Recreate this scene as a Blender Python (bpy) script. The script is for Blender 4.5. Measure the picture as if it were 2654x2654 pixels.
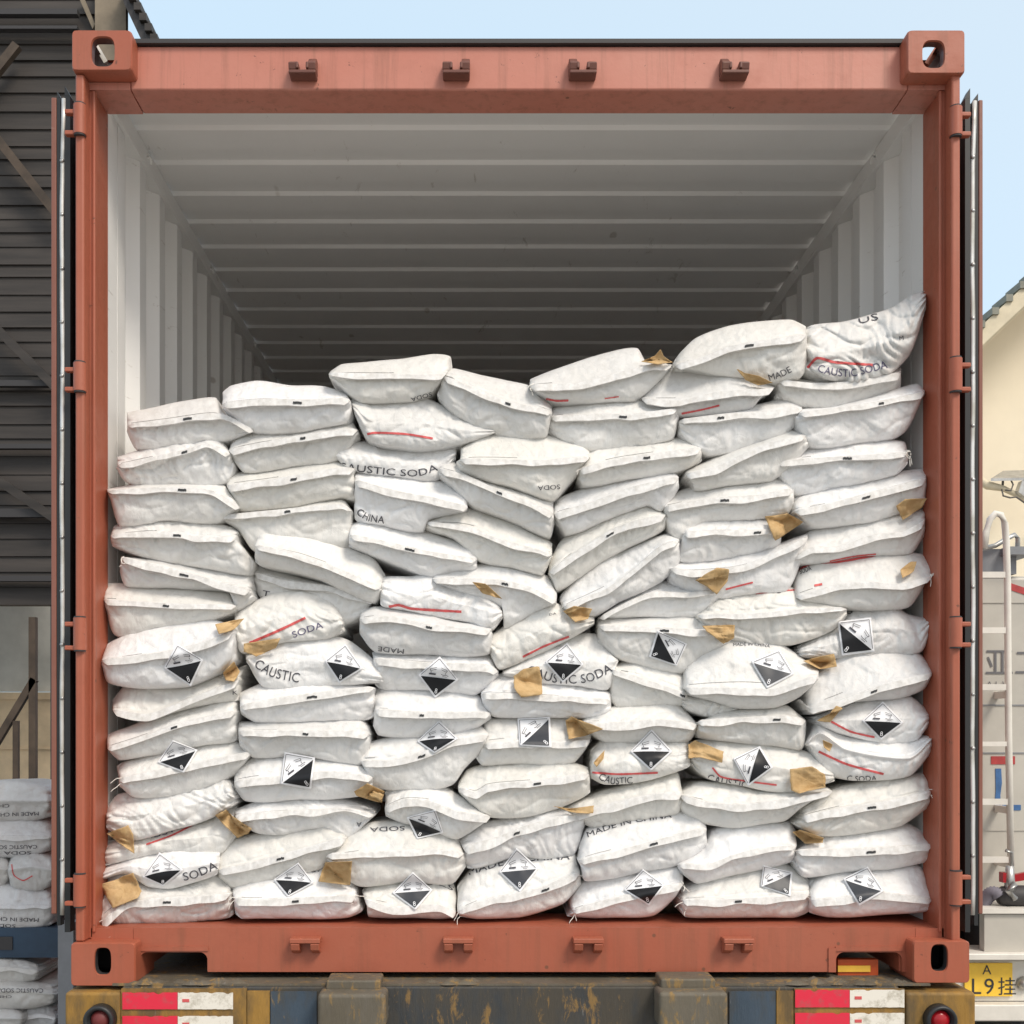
import bpy, bmesh, math, random
import numpy as np
from mathutils import Vector, noise
from mathutils.bvhtree import BVHTree
R = math.radians
scene = bpy.context.scene
for o in list(bpy.data.objects): bpy.data.objects.remove(o)
# ---------------------------------------------------------------- camera, light, exposure
CAMY, CAMZ, VX, VY, K = -3.0, 1.95, 1230.0, 1900.0, 953.0     # viewpoint; pixels per metre on the plane y = 0
cd = bpy.data.cameras.new('camera'); cam = bpy.data.objects.new('camera', cd)
scene.collection.objects.link(cam); scene.camera = cam
cam.location = (0, CAMY, CAMZ); cam.rotation_euler = (R(90), 0, 0)
cd.sensor_width = 36; cd.lens = 36 * (K * 3.0) / 2654
cd.shift_x = (1327 - VX) / 2654; cd.shift_y = (VY - 1327) / 2654
cd.clip_start = 0.05; cd.clip_end = 3000
SUN_EL, SUN_AZ = 48, 143          # azimuth clockwise from +Y (north): behind and to the right of the viewer
w = bpy.data.worlds.new('World'); scene.world = w; w.use_nodes = True
nt = w.node_tree; bg = nt.nodes['Background']
sky = nt.nodes.new('ShaderNodeTexSky'); sky.sky_type = 'NISHITA'; sky.sun_disc = False
sky.sun_elevation = R(SUN_EL); sky.sun_rotation = R(SUN_AZ); sky.air_density = 1.0; sky.dust_density = 3.0; sky.ozone_density = 1.2
hz = nt.nodes.new('ShaderNodeMix'); hz.data_type = 'RGBA'; hz.inputs[0].default_value = .62       # thin bright haze over the blue
nt.links.new(sky.outputs[0], hz.inputs[6])
gl = nt.nodes.new('ShaderNodeMix'); gl.data_type = 'RGBA'; gl.inputs[6].default_value = (6.6, 8.7, 10.2, 1); gl.inputs[7].default_value = (9.0, 8.7, 8.2, 1)   # haze whitens towards the sun
tcw = nt.nodes.new('ShaderNodeTexCoord'); dt = nt.nodes.new('ShaderNodeVectorMath'); dt.operation = 'DOT_PRODUCT'
dt.inputs[1].default_value = (math.sin(R(SUN_AZ)) * math.cos(R(SUN_EL)), math.cos(R(SUN_AZ)) * math.cos(R(SUN_EL)), math.sin(R(SUN_EL)))
nt.links.new(tcw.outputs['Generated'], dt.inputs[0]); mr = nt.nodes.new('ShaderNodeMapRange'); mr.inputs[1].default_value = -.25; mr.inputs[2].default_value = .95
nt.links.new(dt.outputs['Value'], mr.inputs[0]); nt.links.new(mr.outputs[0], gl.inputs[0]); nt.links.new(gl.outputs[2], hz.inputs[7])
nt.links.new(hz.outputs[2], bg.inputs[0]); bg.inputs[1].default_value = 0.15
sl = bpy.data.lights.new('sun', 'SUN'); sun = bpy.data.objects.new('sun', sl); scene.collection.objects.link(sun)
sl.energy = 2.4; sl.angle = R(17); sl.color = (1, .91, .79)
sd = Vector((math.sin(R(SUN_AZ)) * math.cos(R(SUN_EL)), math.cos(R(SUN_AZ)) * math.cos(R(SUN_EL)), math.sin(R(SUN_EL))))
sun.rotation_euler = sd.to_track_quat('Z', 'Y').to_euler()
scene.view_settings.view_transform = 'Standard'; scene.view_settings.look = 'None'
scene.view_settings.exposure = -0.13; scene.view_settings.gamma = 1
scene.cycles.max_bounces = 16; scene.cycles.diffuse_bounces = 12; scene.cycles.glossy_bounces = 4
random.seed(4)

# ---------------------------------------------------------------- helpers
C = scene.collection
def P(px, py, y=0.0):
    s = (y - CAMY) / (K * 3.0)
    return Vector(((px - VX) * s, y, CAMZ - (py - VY) * s))
REG = {'A': (250, 850, 700), 'B': (850, 850, 700), 'C': (1350, 750, 700), 'D': (1850, 750, 700),
       'E': (230, 1400, 700), 'F': (830, 1400, 700), 'G': (1350, 1350, 700), 'H': (1850, 1350, 700),
       'I': (230, 1850, 600), 'J': (800, 1850, 600), 'K': (1350, 1850, 600), 'L': (1900, 1850, 600),
       'Z': (0, 0, 1932), 'O': (0, 0, 2654)}
def cv(r, pts):
    x0, y0, s = REG[r]; s /= 1932.0
    return [(x0 + x * s, y0 + y * s) for x, y in pts]
def worg(p):
    v = Vector((0, 0, 0))
    while p is not None: v += p.location; p = p.parent
    return v
def mk(name, verts, faces, mat, parent=None, smooth=False, mats=None, midx=None, org=None):
    me = bpy.data.meshes.new(name)
    base = worg(parent) if parent is not None else Vector((0, 0, 0))
    loc = Vector((0, 0, 0))
    if parent is None:
        a = np.array([tuple(v) for v in verts]); loc = Vector(((a[:, 0].min() + a[:, 0].max()) / 2, (a[:, 1].min() + a[:, 1].max()) / 2, a[:, 2].min()))
        if org is not None: loc = Vector(org)
        base = loc
    me.from_pydata([(v[0] - base.x, v[1] - base.y, v[2] - base.z) for v in verts], [], faces)
    for m in (mats or [mat]): me.materials.append(m)
    if midx is not None: me.polygons.foreach_set('material_index', midx)
    if smooth: me.polygons.foreach_set('use_smooth', [True] * len(me.polygons))
    me.update()
    o = bpy.data.objects.new(name, me); C.objects.link(o); o.location = loc
    if parent is not None: o.parent = parent
    return o
def thing(name, label, cat, loc, group=None):
    o = bpy.data.objects.new(name, None); C.objects.link(o); o.location = loc; o.empty_display_size = .1
    o['label'] = label; o['category'] = cat
    if group: o['group'] = group
    return o
def tag(o, label, cat, group=None):
    o['label'] = label; o['category'] = cat
    if group: o['group'] = group
    return o
def bev(o, w=.003, seg=2):
    m = o.modifiers.new('bevel', 'BEVEL'); m.width = w; m.segments = seg; m.limit_method = 'ANGLE'; m.angle_limit = R(35)
    for p in o.data.polygons: p.use_smooth = True
    try:
        m.harden_normals = True
    except Exception: pass
    return o
class MB:
    def __init__(s): s.v = []; s.f = []; s.m = []
    def add(s, vs, fs, mi=0):
        b = len(s.v); s.v += [tuple(v) for v in vs]; s.f += [tuple(b + i for i in f) for f in fs]; s.m += [mi] * len(fs); return s
    def box(s, x0, x1, y0, y1, z0, z1, mi=0):
        vs = [(x0, y0, z0), (x1, y0, z0), (x1, y1, z0), (x0, y1, z0), (x0, y0, z1), (x1, y0, z1), (x1, y1, z1), (x0, y1, z1)]
        return s.add(vs, [(0, 3, 2, 1), (4, 5, 6, 7), (0, 1, 5, 4), (1, 2, 6, 5), (2, 3, 7, 6), (3, 0, 4, 7)], mi)
    def pbox(s, px0, py0, px1, py1, y0, y1, mi=0, at=None):      # box whose front face covers those picture coordinates at depth `at`
        a = P(px0, py0, y0 if at is None else at); b = P(px1, py1, y0 if at is None else at)
        return s.box(a.x, b.x, y0, y1, b.z, a.z, mi)
    def bar(s, a, b, w, h=None, mi=0):
        a = Vector(a); b = Vector(b); h = h or w; d = (b - a).normalized()
        up = Vector((0, 0, 1)) if abs(d.z) < .9 else Vector((0, 1, 0))
        u = d.cross(up).normalized() * (w / 2); v = d.cross(u).normalized() * (h / 2)
        vs = [a - u - v, a + u - v, a + u + v, a - u + v, b - u - v, b + u - v, b + u + v, b - u + v]
        return s.add(vs, [(0, 3, 2, 1), (4, 5, 6, 7), (0, 1, 5, 4), (1, 2, 6, 5), (2, 3, 7, 6), (3, 0, 4, 7)], mi)
    def tube(s, pts, r, n=10, mi=0, cap=True):
        pts = [Vector(p) for p in pts]; rr = r if isinstance(r, (list, tuple)) else [r] * len(pts)
        vs = []; fs = []
        for i, p in enumerate(pts):
            d = (pts[min(i + 1, len(pts) - 1)] - pts[max(i - 1, 0)]).normalized()
            up = Vector((0, 0, 1)) if abs(d.z) < .9 else Vector((0, 1, 0))
            u = d.cross(up).normalized(); v = d.cross(u).normalized()
            for k in range(n):
                t = 2 * math.pi * k / n; vs.append(p + (u * math.cos(t) + v * math.sin(t)) * rr[i])
        for i in range(len(pts) - 1):
            for k in range(n):
                a = i * n + k; b = i * n + (k + 1) % n; fs.append((a, b, b + n, a + n))
        if cap: fs.append(tuple(range(n))); fs.append(tuple(reversed(range((len(pts) - 1) * n, len(pts) * n))))
        return s.add(vs, fs, mi)
    def lathe(s, c, prof, axis='y', n=28, mi=0):               # prof: (radius, offset along the axis)
        c = Vector(c); vs = []; fs = []
        for r, d in prof:
            for k in range(n):
                t = 2 * math.pi * k / n; u, v = r * math.cos(t), r * math.sin(t)
                vs.append(c + (Vector((u, d, v)) if axis == 'y' else Vector((d, u, v))))
        for i in range(len(prof) - 1):
            for k in range(n): a = i * n + k; b = i * n + (k + 1) % n; fs.append((a, b, b + n, a + n))
        fs += [tuple(range(n)), tuple(range((len(prof) - 1) * n, len(prof) * n))]
        return s.add(vs, fs, mi)
    def prism(s, poly, axis_a, axis_b, mi=0):                 # poly: list of 3D points (planar), swept by vector
        n = len(poly); d = Vector(axis_b)
        vs = [Vector(p) + Vector(axis_a) for p in poly] + [Vector(p) + d for p in poly]
        fs = [tuple(range(n)), tuple(reversed(range(n, 2 * n)))] + [(i, i + n, (i + 1) % n + n, (i + 1) % n) for i in range(n)]
        return s.add(vs, fs, mi)
    def build(s, name, mat, parent=None, smooth=False, mats=None):
        o = mk(name, s.v, s.f, mat, parent, smooth, mats, s.m if mats else None)
        bm = bmesh.new(); bm.from_mesh(o.data); bmesh.ops.recalc_face_normals(bm, faces=bm.faces); bm.to_mesh(o.data); bm.free()
        return o
def text_geo(s, spacing=1.0, resolution=3):
    cu = bpy.data.curves.new('t', 'FONT'); cu.body = s; cu.size = 1; cu.resolution_u = resolution; cu.space_character = spacing; cu.offset = .0
    o = bpy.data.objects.new('t', cu); C.objects.link(o)
    bpy.context.view_layer.update()
    me = bpy.data.meshes.new_from_object(o.evaluated_get(bpy.context.evaluated_depsgraph_get()))
    bm = bmesh.new(); bm.from_mesh(me); bmesh.ops.triangulate(bm, faces=bm.faces)
    bmesh.ops.remove_doubles(bm, verts=bm.verts, dist=1e-4)
    long = [e for e in bm.edges if e.calc_length() > .25]
    bmesh.ops.subdivide_edges(bm, edges=long, cuts=2); bmesh.ops.triangulate(bm, faces=bm.faces)
    vs = [v.co.copy() for v in bm.verts]; fs = [tuple(v.index for v in f.verts) for f in bm.faces]
    bm.free(); bpy.data.objects.remove(o); bpy.data.meshes.remove(me); bpy.data.curves.remove(cu)
    x0 = min(v.x for v in vs); x1 = max(v.x for v in vs)
    return [(v.x - x0, v.y) for v in vs], fs, x1 - x0
def world_text(mb, s, org, ux, uz, h, mi=0, push=(0, -.002, 0)):   # flat lettering on a plane: ux/uz unit vectors
    vs, fs, W = text_geo(s); k = h / .72
    org = Vector(org) + Vector(push); ux = Vector(ux); uz = Vector(uz)
    mb.add([org + ux * (x * k) + uz * (y * k) for x, y in vs], fs, mi); return W * k

# ---------------------------------------------------------------- materials
def new_mat(name, col, rough=.6, metal=0, spec=.5):
    m = bpy.data.materials.new(name); m.use_nodes = True; b = m.node_tree.nodes['Principled BSDF']
    b.inputs['Base Color'].default_value = (*col, 1); b.inputs['Roughness'].default_value = rough
    b.inputs['Metallic'].default_value = metal; b.inputs['Specular IOR Level'].default_value = spec
    return m
class NT:
    def __init__(s, m): s.t = m.node_tree; s.b = s.t.nodes['Principled BSDF']; s.tc = s.n('ShaderNodeTexCoord')
    def n(s, t, **k):
        x = s.t.nodes.new(t)
        for a, v in k.items(): setattr(x, a, v)
        return x
    def l(s, a, b): s.t.links.new(a, b)
    def mapn(s, scale=(1, 1, 1), rot=(0, 0, 0), src='Object'):
        m = s.n('ShaderNodeMapping'); m.inputs['Scale'].default_value = scale; m.inputs['Rotation'].default_value = rot
        s.l(s.tc.outputs[src], m.inputs[0]); return m.outputs[0]
    def noise(s, sc, det=4, rough=.55, vec=None, dist=0):
        x = s.n('ShaderNodeTexNoise'); x.inputs['Scale'].default_value = sc; x.inputs['Detail'].default_value = det
        x.inputs['Roughness'].default_value = rough; x.inputs['Distortion'].default_value = dist
        s.l(vec or s.tc.outputs['Object'], x.inputs['Vector']); return x.outputs['Fac']
    def ramp(s, fac, stops):
        r = s.n('ShaderNodeValToRGB'); e = r.color_ramp.elements
        while len(e) < len(stops): e.new(.5)
        for i, (p, c) in enumerate(stops):
            e[i].position = p; e[i].color = (c, c, c, 1) if not isinstance(c, tuple) else (*c, 1)
        s.l(fac, r.inputs[0]); return r.outputs[0]
    def mix(s, fac, a, b, mode='MIX'):
        m = s.n('ShaderNodeMix', data_type='RGBA', blend_type=mode)
        for sock, v in ((m.inputs[0], fac), (m.inputs[6], a), (m.inputs[7], b)):
            if isinstance(v, (int, float)): sock.default_value = v
            elif isinstance(v, tuple): sock.default_value = (*v, 1)
            else: s.l(v, sock)
        return m.outputs[2]
    def math(s, op, a, b=0.0):
        m = s.n('ShaderNodeMath', operation=op)
        for sock, v in ((m.inputs[0], a), (m.inputs[1], b)):
            if isinstance(v, (int, float)): sock.default_value = v
            else: s.l(v, sock)
        return m.outputs[0]
    def color(s, c): s.l(c, s.b.inputs['Base Color'])
    def rough(s, c): s.l(c, s.b.inputs['Roughness'])
    def bump(s, h, st=.3, dist=.002):
        b = s.n('ShaderNodeBump'); b.inputs['Strength'].default_value = st; b.inputs['Distance'].default_value = dist
        s.l(h, b.inputs['Height']); s.l(b.outputs[0], s.b.inputs['Normal'])
M = {}
# woven white plastic sack
def sack_mat(name, base, dirt):
    m = new_mat(name, base, .4, 0, .5); t = NT(m)
    oi = t.n('ShaderNodeObjectInfo')
    vm = t.n('ShaderNodeVectorMath', operation='ADD'); t.l(t.tc.outputs['Object'], vm.inputs[0]); t.l(oi.outputs['Location'], vm.inputs[1])
    v = vm.outputs[0]
    hsv = t.ramp(oi.outputs['Random'], [(0, tuple(c * .90 for c in base)), (.35, (base[0] * .95, base[1] * .935, base[2] * .89)), (.7, base), (1, (base[0] * 1.03, base[1] * 1.03, base[2] * 1.04))])
    n1 = t.noise(7, 5, .6, v); n2 = t.noise(38, 6, .65, v, .6)
    mp = t.n('ShaderNodeMapping'); mp.inputs['Scale'].default_value = (34, 34, 8); mp.inputs['Rotation'].default_value = (0, R(32), 0); t.l(v, mp.inputs[0])
    n3 = t.noise(1.0, 4, .6, mp.outputs[0], .9)
    c = t.mix(t.math('MULTIPLY', t.ramp(n1, [(.42, 0.0), (.72, 1.0)]), .28), hsv, dirt)
    c = t.mix(t.math('MULTIPLY', t.ramp(n2, [(.5, 0.0), (.75, 1.0)]), .26), c, tuple(x * .75 for x in dirt))
    t.color(c)
    t.rough(t.ramp(n1, [(.3, .30), (.7, .50)]))
    weave = t.n('ShaderNodeTexWave', wave_type='BANDS', bands_direction='DIAGONAL'); weave.inputs['Scale'].default_value = 260; t.l(v, weave.inputs['Vector'])
    vo = t.n('ShaderNodeTexVoronoi', feature='DISTANCE_TO_EDGE'); vo.inputs['Scale'].default_value = 17
    mq = t.n('ShaderNodeVectorMath', operation='ADD'); t.l(v, mq.inputs[0])
    nz = t.n('ShaderNodeTexNoise'); nz.inputs['Scale'].default_value = 9; nz.inputs['Detail'].default_value = 3; t.l(v, nz.inputs['Vector'])
    sc = t.n('ShaderNodeVectorMath', operation='SCALE'); sc.inputs['Scale'].default_value = .22; t.l(nz.outputs['Color'], sc.inputs[0]); t.l(sc.outputs[0], mq.inputs[1])
    t.l(mq.outputs[0], vo.inputs['Vector'])
    crease = t.ramp(vo.outputs['Distance'], [(0, 0.0), (.10, .75), (.35, 1.0)])
    h = t.math('ADD', t.math('MULTIPLY', n2, .35), t.math('MULTIPLY', crease, .10))
    h = t.math('ADD', h, t.math('MULTIPLY', n3, .7))
    rm = t.n('ShaderNodeTexNoise', noise_type='RIDGED_MULTIFRACTAL'); rm.inputs['Scale'].default_value = 10; rm.inputs['Detail'].default_value = 3.5; rm.inputs['Distortion'].default_value = .7
    mz = t.n('ShaderNodeMapping'); mz.inputs['Scale'].default_value = (1.6, 1.6, 1); mz.inputs['Rotation'].default_value = (0, R(-20), 0); t.l(v, mz.inputs[0]); t.l(mz.outputs[0], rm.inputs['Vector'])
    h = t.math('ADD', h, t.math('MULTIPLY', rm.outputs['Fac'], .8))
    h = t.math('ADD', h, t.math('MULTIPLY', weave.outputs['Fac'], .04))
    t.bump(h, .55, .008)
    return m
M['sack'] = sack_mat('woven_white_plastic', (.83, .83, .83), (.56, .53, .48))
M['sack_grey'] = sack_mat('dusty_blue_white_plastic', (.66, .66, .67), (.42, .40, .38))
M['hem'] = new_mat('sack_hem', (.76, .75, .73), .6, 0, .3)
t = NT(M['hem']); n = t.noise(60, 4); t.color(t.mix(t.ramp(n, [(.35, .0), (.7, 1.)]), (.79, .785, .775), (.60, .585, .56))); t.bump(n, .4, .003)
M['tagdark'] = new_mat('dark_print', (.035, .037, .04), .6)
M['ink'] = new_mat('black_print', (.06, .06, .075), .65)
M['inkpurple'] = new_mat('violet_print', (.10, .09, .17), .65)
M['redline'] = new_mat('red_print', (.62, .10, .10), .6)
M['labelw'] = new_mat('label_white_film', (.84, .85, .88), .55)
M['labelk'] = new_mat('label_black_film', (.012, .013, .016), .4, 0, .3)
M['labelg'] = new_mat('label_faded_film', (.045, .05, .06), .4, 0, .35)
M['stitch'] = new_mat('grey_stitching', (.30, .295, .29), .8)
M['thread'] = new_mat('thread', (.85, .82, .76), .8)
M['kraft'] = new_mat('kraft_paper', (.5, .3, .12), .8, 0, .2)
t = NT(M['kraft']); n = t.noise(30, 5, .65); n2 = t.noise(150, 3)
t.color(t.mix(t.ramp(n, [(.3, 0.), (.7, 1.)]), (.62, .44, .235), (.45, .29, .13))); t.bump(n2, .5, .003)
# container paint
def paint_mat(name, col, dust, amt=.35, rough=.42):
    m = new_mat(name, col, rough); t = NT(m)
    n1 = t.noise(1.6, 5, .6); n2 = t.noise(14, 6, .7); n3 = t.noise(70, 3, .6)
    c = t.mix(t.math('MULTIPLY', t.ramp(n1, [(.35, 0.), (.7, 1.)]), amt), col, dust)
    c = t.mix(t.math('MULTIPLY', t.ramp(n2, [(.52, 0.), (.72, 1.)]), .25), c, tuple(x * .72 for x in col))
    sv = t.mapn((5, 5, 60), (.2, .35, 0)); s1 = t.noise(1.6, 8, .75, sv, 1.2)
    c = t.mix(t.ramp(s1, [(.69, 0.), (.73, .5)]), c, (.68, .50, .42))
    vo = t.n('ShaderNodeTexVoronoi'); vo.inputs['Scale'].default_value = 7; t.l(t.tc.outputs['Object'], vo.inputs['Vector'])
    c = t.mix(t.ramp(vo.outputs['Distance'], [(.03, .8), (.045, 0.)]), c, (.16, .07, .04))
    s2 = t.noise(1.0, 9, .78, t.mapn((22, 22, 22)), .2); ch = t.ramp(s2, [(.635, 0.), (.66, .8)])
    c = t.mix(ch, c, (.10, .045, .028)); n5 = t.noise(1., 6, .7, t.mapn((30, 30, 1.6)))
    c = t.mix(t.math('MULTIPLY', t.ramp(n5, [(.5, 0.), (.72, 1.)]), .42), c, (.19, .08, .045))
    t.color(c); t.rough(t.ramp(n2, [(.3, rough - .06), (.7, rough + .16)])); t.bump(t.math('ADD', t.math('MULTIPLY', n1, 2.), n3), .12, .003)
    return m
M['paint'] = paint_mat('oxide_red_container_paint', (.37, .095, .050), (.43, .175, .115))
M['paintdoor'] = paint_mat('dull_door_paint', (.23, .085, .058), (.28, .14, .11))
M['paintpale'] = paint_mat('pale_oxide_paint', (.53, .19, .135), (.57, .28, .215), .5)  # lighter, pinker oxide paint for the header
M['paintdark'] = paint_mat('shade_dark_oxide_paint', (.16, .055, .038), (.10, .05, .04))  # worn oxide paint, darkened to hold shade of upper keepers and casting holes
M['interior'] = new_mat('pale_grey_interior_paint', (.88, .875, .86), .35)
t = NT(M['interior']); n = t.noise(2.2, 5, .6); n2 = t.noise(20, 4)
c = t.mix(t.math('MULTIPLY', t.ramp(n, [(.4, 0.), (.7, 1.)]), .3), (.885, .88, .865), (.79, .785, .77))
vo = t.n('ShaderNodeTexVoronoi'); vo.inputs['Scale'].default_value = 5; t.l(t.mapn((1, .4, 1.)), vo.inputs['Vector'])
c = t.mix(t.ramp(vo.outputs['Distance'], [(.05, .45), (.08, 0.)]), c, (.30, .24, .18)); sc_ = t.noise(1., 8, .75, t.mapn((14, 3, 26)), .8); c = t.mix(t.ramp(sc_, [(.62, 0.), (.68, .5)]), c, (.42, .38, .33)); t.color(c); t.bump(n2, .1, .002)
M['floor'] = new_mat('container_plywood', (.16, .09, .05), .7)
M['gasket'] = new_mat('black_rubber', (.018, .02, .022), .45)
M['alu'] = new_mat('galvanised_strip', (.72, .73, .72), .38, .35)
t = NT(M['alu']); n = t.noise(9, 4); t.color(t.mix(t.ramp(n, [(.4, 0.), (.65, 1.)]), (.74, .75, .74), (.50, .49, .44)))
M['steeldark'] = new_mat('dark_steel', (.05, .048, .05), .6, .2)
# chassis: worn blue-black, rust and yellow
def worn(name, base, a, b, thr_a, thr_b, rough=.65):
    m = new_mat(name, base, rough); t = NT(m)
    n1 = t.noise(1.0, 7, .68, t.mapn((9, 9, 3.2))); n2 = t.noise(1.0, 8, .72, t.mapn((26, 26, 9)), .5)
    n3 = t.noise(1.0, 6, .7, t.mapn((60, 60, 7)), .3); n4 = t.noise(3, 5, .6)
    c = t.mix(t.ramp(n4, [(.3, 0.), (.7, 1.)]), base, tuple(x * 1.5 + .015 for x in base))
    c = t.mix(t.ramp(n1, [(thr_a - .06, 0.), (thr_a + .12, 1.)]), c, a)
    c = t.mix(t.ramp(n2, [(thr_b - .03, 0.), (thr_b + .05, .85)]), c, b)
    c = t.mix(t.ramp(n3, [(.64, 0.), (.72, .7)]), c, (.27, .27, .265))
    t.color(c); t.rough(t.ramp(n2, [(.3, rough - .15), (.7, rough + .2)])); t.bump(t.math('ADD', n2, n3), .45, .006)
    return m
M['chassis'] = worn('worn_blue_chassis_paint', (.02, .024, .028), (.06, .052, .04), (.26, .155, .05), .44, .585)
M['chassis_blue'] = worn('faded_blue_panel', (.03, .05, .075), (.06, .06, .055), (.26, .17, .06), .50, .64)
M['chyellow'] = worn('dirty_yellow_paint', (.25, .135, .022), (.13, .085, .035), (.10, .085, .055), .50, .66)
M['chrub'] = worn('scuffed_rubbing_block', (.085, .072, .05), (.13, .115, .09), (.27, .17, .06), .50, .57)
M['lampdull'] = new_mat('faded_lens', (.16, .03, .03), .5)
M['lampred'] = new_mat('red_lens', (.36, .008, .015), .2)
M['tapered'] = new_mat('red_reflective_tape', (.68, .02, .05), .4)
t = NT(M['tapered']); n = t.noise(30, 5, .7); t.color(t.mix(t.ramp(n, [(.52, 0.), (.66, .8)]), (.72, .025, .06), (.48, .08, .09)))
M['tapewhite'] = new_mat('white_reflective_tape', (.72, .68, .60), .4)
t = NT(M['tapewhite']); n = t.noise(24, 6, .7); t.color(t.mix(t.ramp(n, [(.5, 0.), (.68, .9)]), (.80, .76, .68), (.40, .36, .28)))
def simple(name, col, var=.25, sc=4, rough=.7, bump=.2, metal=0, stretch=(1, 1, 1)):
    m = new_mat(name, col, rough, metal); t = NT(m); n = t.noise(sc, 6, .62, t.mapn(stretch))
    t.color(t.mix(t.ramp(n, [(.3, 0.), (.7, 1.)]), tuple(min(1, x * (1 + var)) for x in col), tuple(x * (1 - var) for x in col))); t.bump(n, bump, .01)
    return m
M['ground'] = simple('yard_concrete', (.24, .23, .21), .25, 1.2)
M['cladding'] = simple('weathered_dark_sheeting', (.036, .030, .026), .6, 1.6, .6, .2, 0, (.4, 1, 6))
M['rustbeam'] = simple('rusty_brown_steel', (.07, .05, .035), .4, 7)
M['tanwall'] = simple('ochre_block_wall', (.68, .53, .34), .3, 2.2)
M['palewall'] = simple('pale_plaster', (.55, .55, .50), .25, 2)
M['tanpost'] = simple('tan_timber', (.22, .18, .13), .3, 5)
M['bluesteel'] = simple('deep_blue_steel', (.025, .055, .10), .35, 4, .5)
M['greysteel'] = simple('grey_steel', (.23, .24, .26), .2, 5, .5)
M['cream'] = simple('cream_render', (.86, .77, .60), .05, 1.5, .85, .1)
M['creamtrim'] = simple('cream_timber_trim', (.68, .60, .44), .15, 3, .7)
M['rooftile'] = simple('grey_roof_tile', (.24, .24, .20), .25, 5)
M['tank'] = simple('dull_white_truck_paint', (.50, .48, .43), .12, 2.5, .4, .05)
M['whitepaint'] = simple('white_paint', (.74, .72, .66), .12, 6, .45, .1)
M['silver'] = simple('aluminium', (.45, .45, .44), .25, 10, .35, .1, .7)
M['signgrey'] = new_mat('grey_sign_lettering', (.14, .14, .15), .5)
M['bluepaint'] = simple('blue_tape', (.05, .14, .33), .2, 20, .5)
M['redpaint'] = simple('red_tape', (.42, .05, .05), .2, 20, .5)
M['plate'] = simple('yellow_number_plate', (.95, .60, .06), .08, 14, .4, .05)
M['orange'] = simple('orange_board', (.50, .08, .015), .2, 12, .5)
M['yellow'] = simple('yellow_board', (.85, .50, .06), .2, 12, .5)
M['cable'] = new_mat('grey_cable', (.12, .11, .10), .6)
M['purple_hose'] = simple('violet_grey_hose', (.20, .19, .23), .2, 20)
# ---------------------------------------------------------------- setting
o = MB().add([(-600, -600, 0), (600, -600, 0), (600, 900, 0), (-600, 900, 0)], [(0, 1, 2, 3)]).build('ground', M['ground']); o['kind'] = 'structure'

# ---------------------------------------------------------------- shipping container
XL, XR = (185 - VX) / K, (2508 - VX) / K
ZB = P(0, 2556).z; ZT = P(0, 77).z
LEN = 6.058
box_ = thing('shipping_container', 'open oxide red shipping container filled with white sacks, on the trailer', 'container', ((XL + XR) / 2, LEN / 2, ZB))
def rounded_rect(cx, cz, hw, hh, r, n=40):
    out = []
    for k in range(n):
        a = 2 * math.pi * (k + .5) / n; c, s = math.cos(a), math.sin(a)
        p = 2 / max(.12, r); d = (abs(c / hw) ** p + abs(s / hh) ** p) ** (-1 / p); out.append((cx + c * d, cz + s * d))
    return out
def corner_rect(cx, cz, hw, hh, r, n):
    out = []
    for k in range(n):
        a = 2 * math.pi * (k + .5) / n; c, s = math.cos(a), math.sin(a); d = min(hw / max(1e-6, abs(c)), hh / max(1e-6, abs(s)))
        x, z = c * d, s * d; ox, oz = abs(x) - (hw - r), abs(z) - (hh - r)
        if ox > 0 and oz > 0:
            L = math.hypot(ox, oz); x = math.copysign(hw - r + ox / L * r, x); z = math.copysign(hh - r + oz / L * r, z)
        out.append((cx + x, cz + z))
    return out
def casting(x0, x1, z0, z1, hx, hz, hw, hh, y0=0.0, d=.178, top=False):
    cx, cz = (x0 + x1) / 2, (z0 + z1) / 2; n = 96
    # outer: project angles around the hole centre on a rounded box
    out = corner_rect(cx, cz, (x1 - x0) / 2, (z1 - z0) / 2, .010, n); inn = rounded_rect(hx, hz, hw, hh, .62, n)
    mb = MB(); big = [(cx + (a - cx) * .86, cz + (b - cz) * .84) for a, b in out]
    rings = [(out, y0 + d), (out, y0 + .135), (out, y0 + .05), (out, y0 + .006), ([(cx + (a - cx) * .965, cz + (b - cz) * .965) for a, b in out], y0), ([(hx + (a - hx) * 1.06, hz + (b - hz) * 1.06) for a, b in inn], y0), (inn, y0 + .005), (inn, y0 + .028),
             (big, y0 + .030), (big, y0 + .05), (big, y0 + .135), (big, y0 + d)]
    vs = []
    for ring, y in rings: vs += [(a, y, b) for a, b in ring]
    for i in range(len(rings)):
        j = (i + 1) % len(rings); fs = []
        for k in range(n):
            if top and i in (1, 9) and n * .16 < k < n * .34: continue
            fs.append((i * n + k, i * n + (k + 1) % n, j * n + (k + 1) % n, j * n + k))
        mb.f += fs; mb.m += [1 if 6 <= i <= 10 else 0] * len(fs)  # cavity faces take the dark material as painted shade
    mb.v = vs
    if not top: mb.f.append(tuple(range((len(rings) - 1) * n, len(rings) * n))); mb.m.append(1)
    return mb
def pz(py, y=0): return P(0, py, y).z
def pxx(px, y=0): return P(px, 0, y).x
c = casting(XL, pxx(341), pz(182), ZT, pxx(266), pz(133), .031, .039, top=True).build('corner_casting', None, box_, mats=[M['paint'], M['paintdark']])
MB().bar((pxx(250, .1), .10, pz(120, .1)), (pxx(276, .1), .10, pz(164, .1)), .012).build('lock_bar', M['whitepaint'], c)
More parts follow.
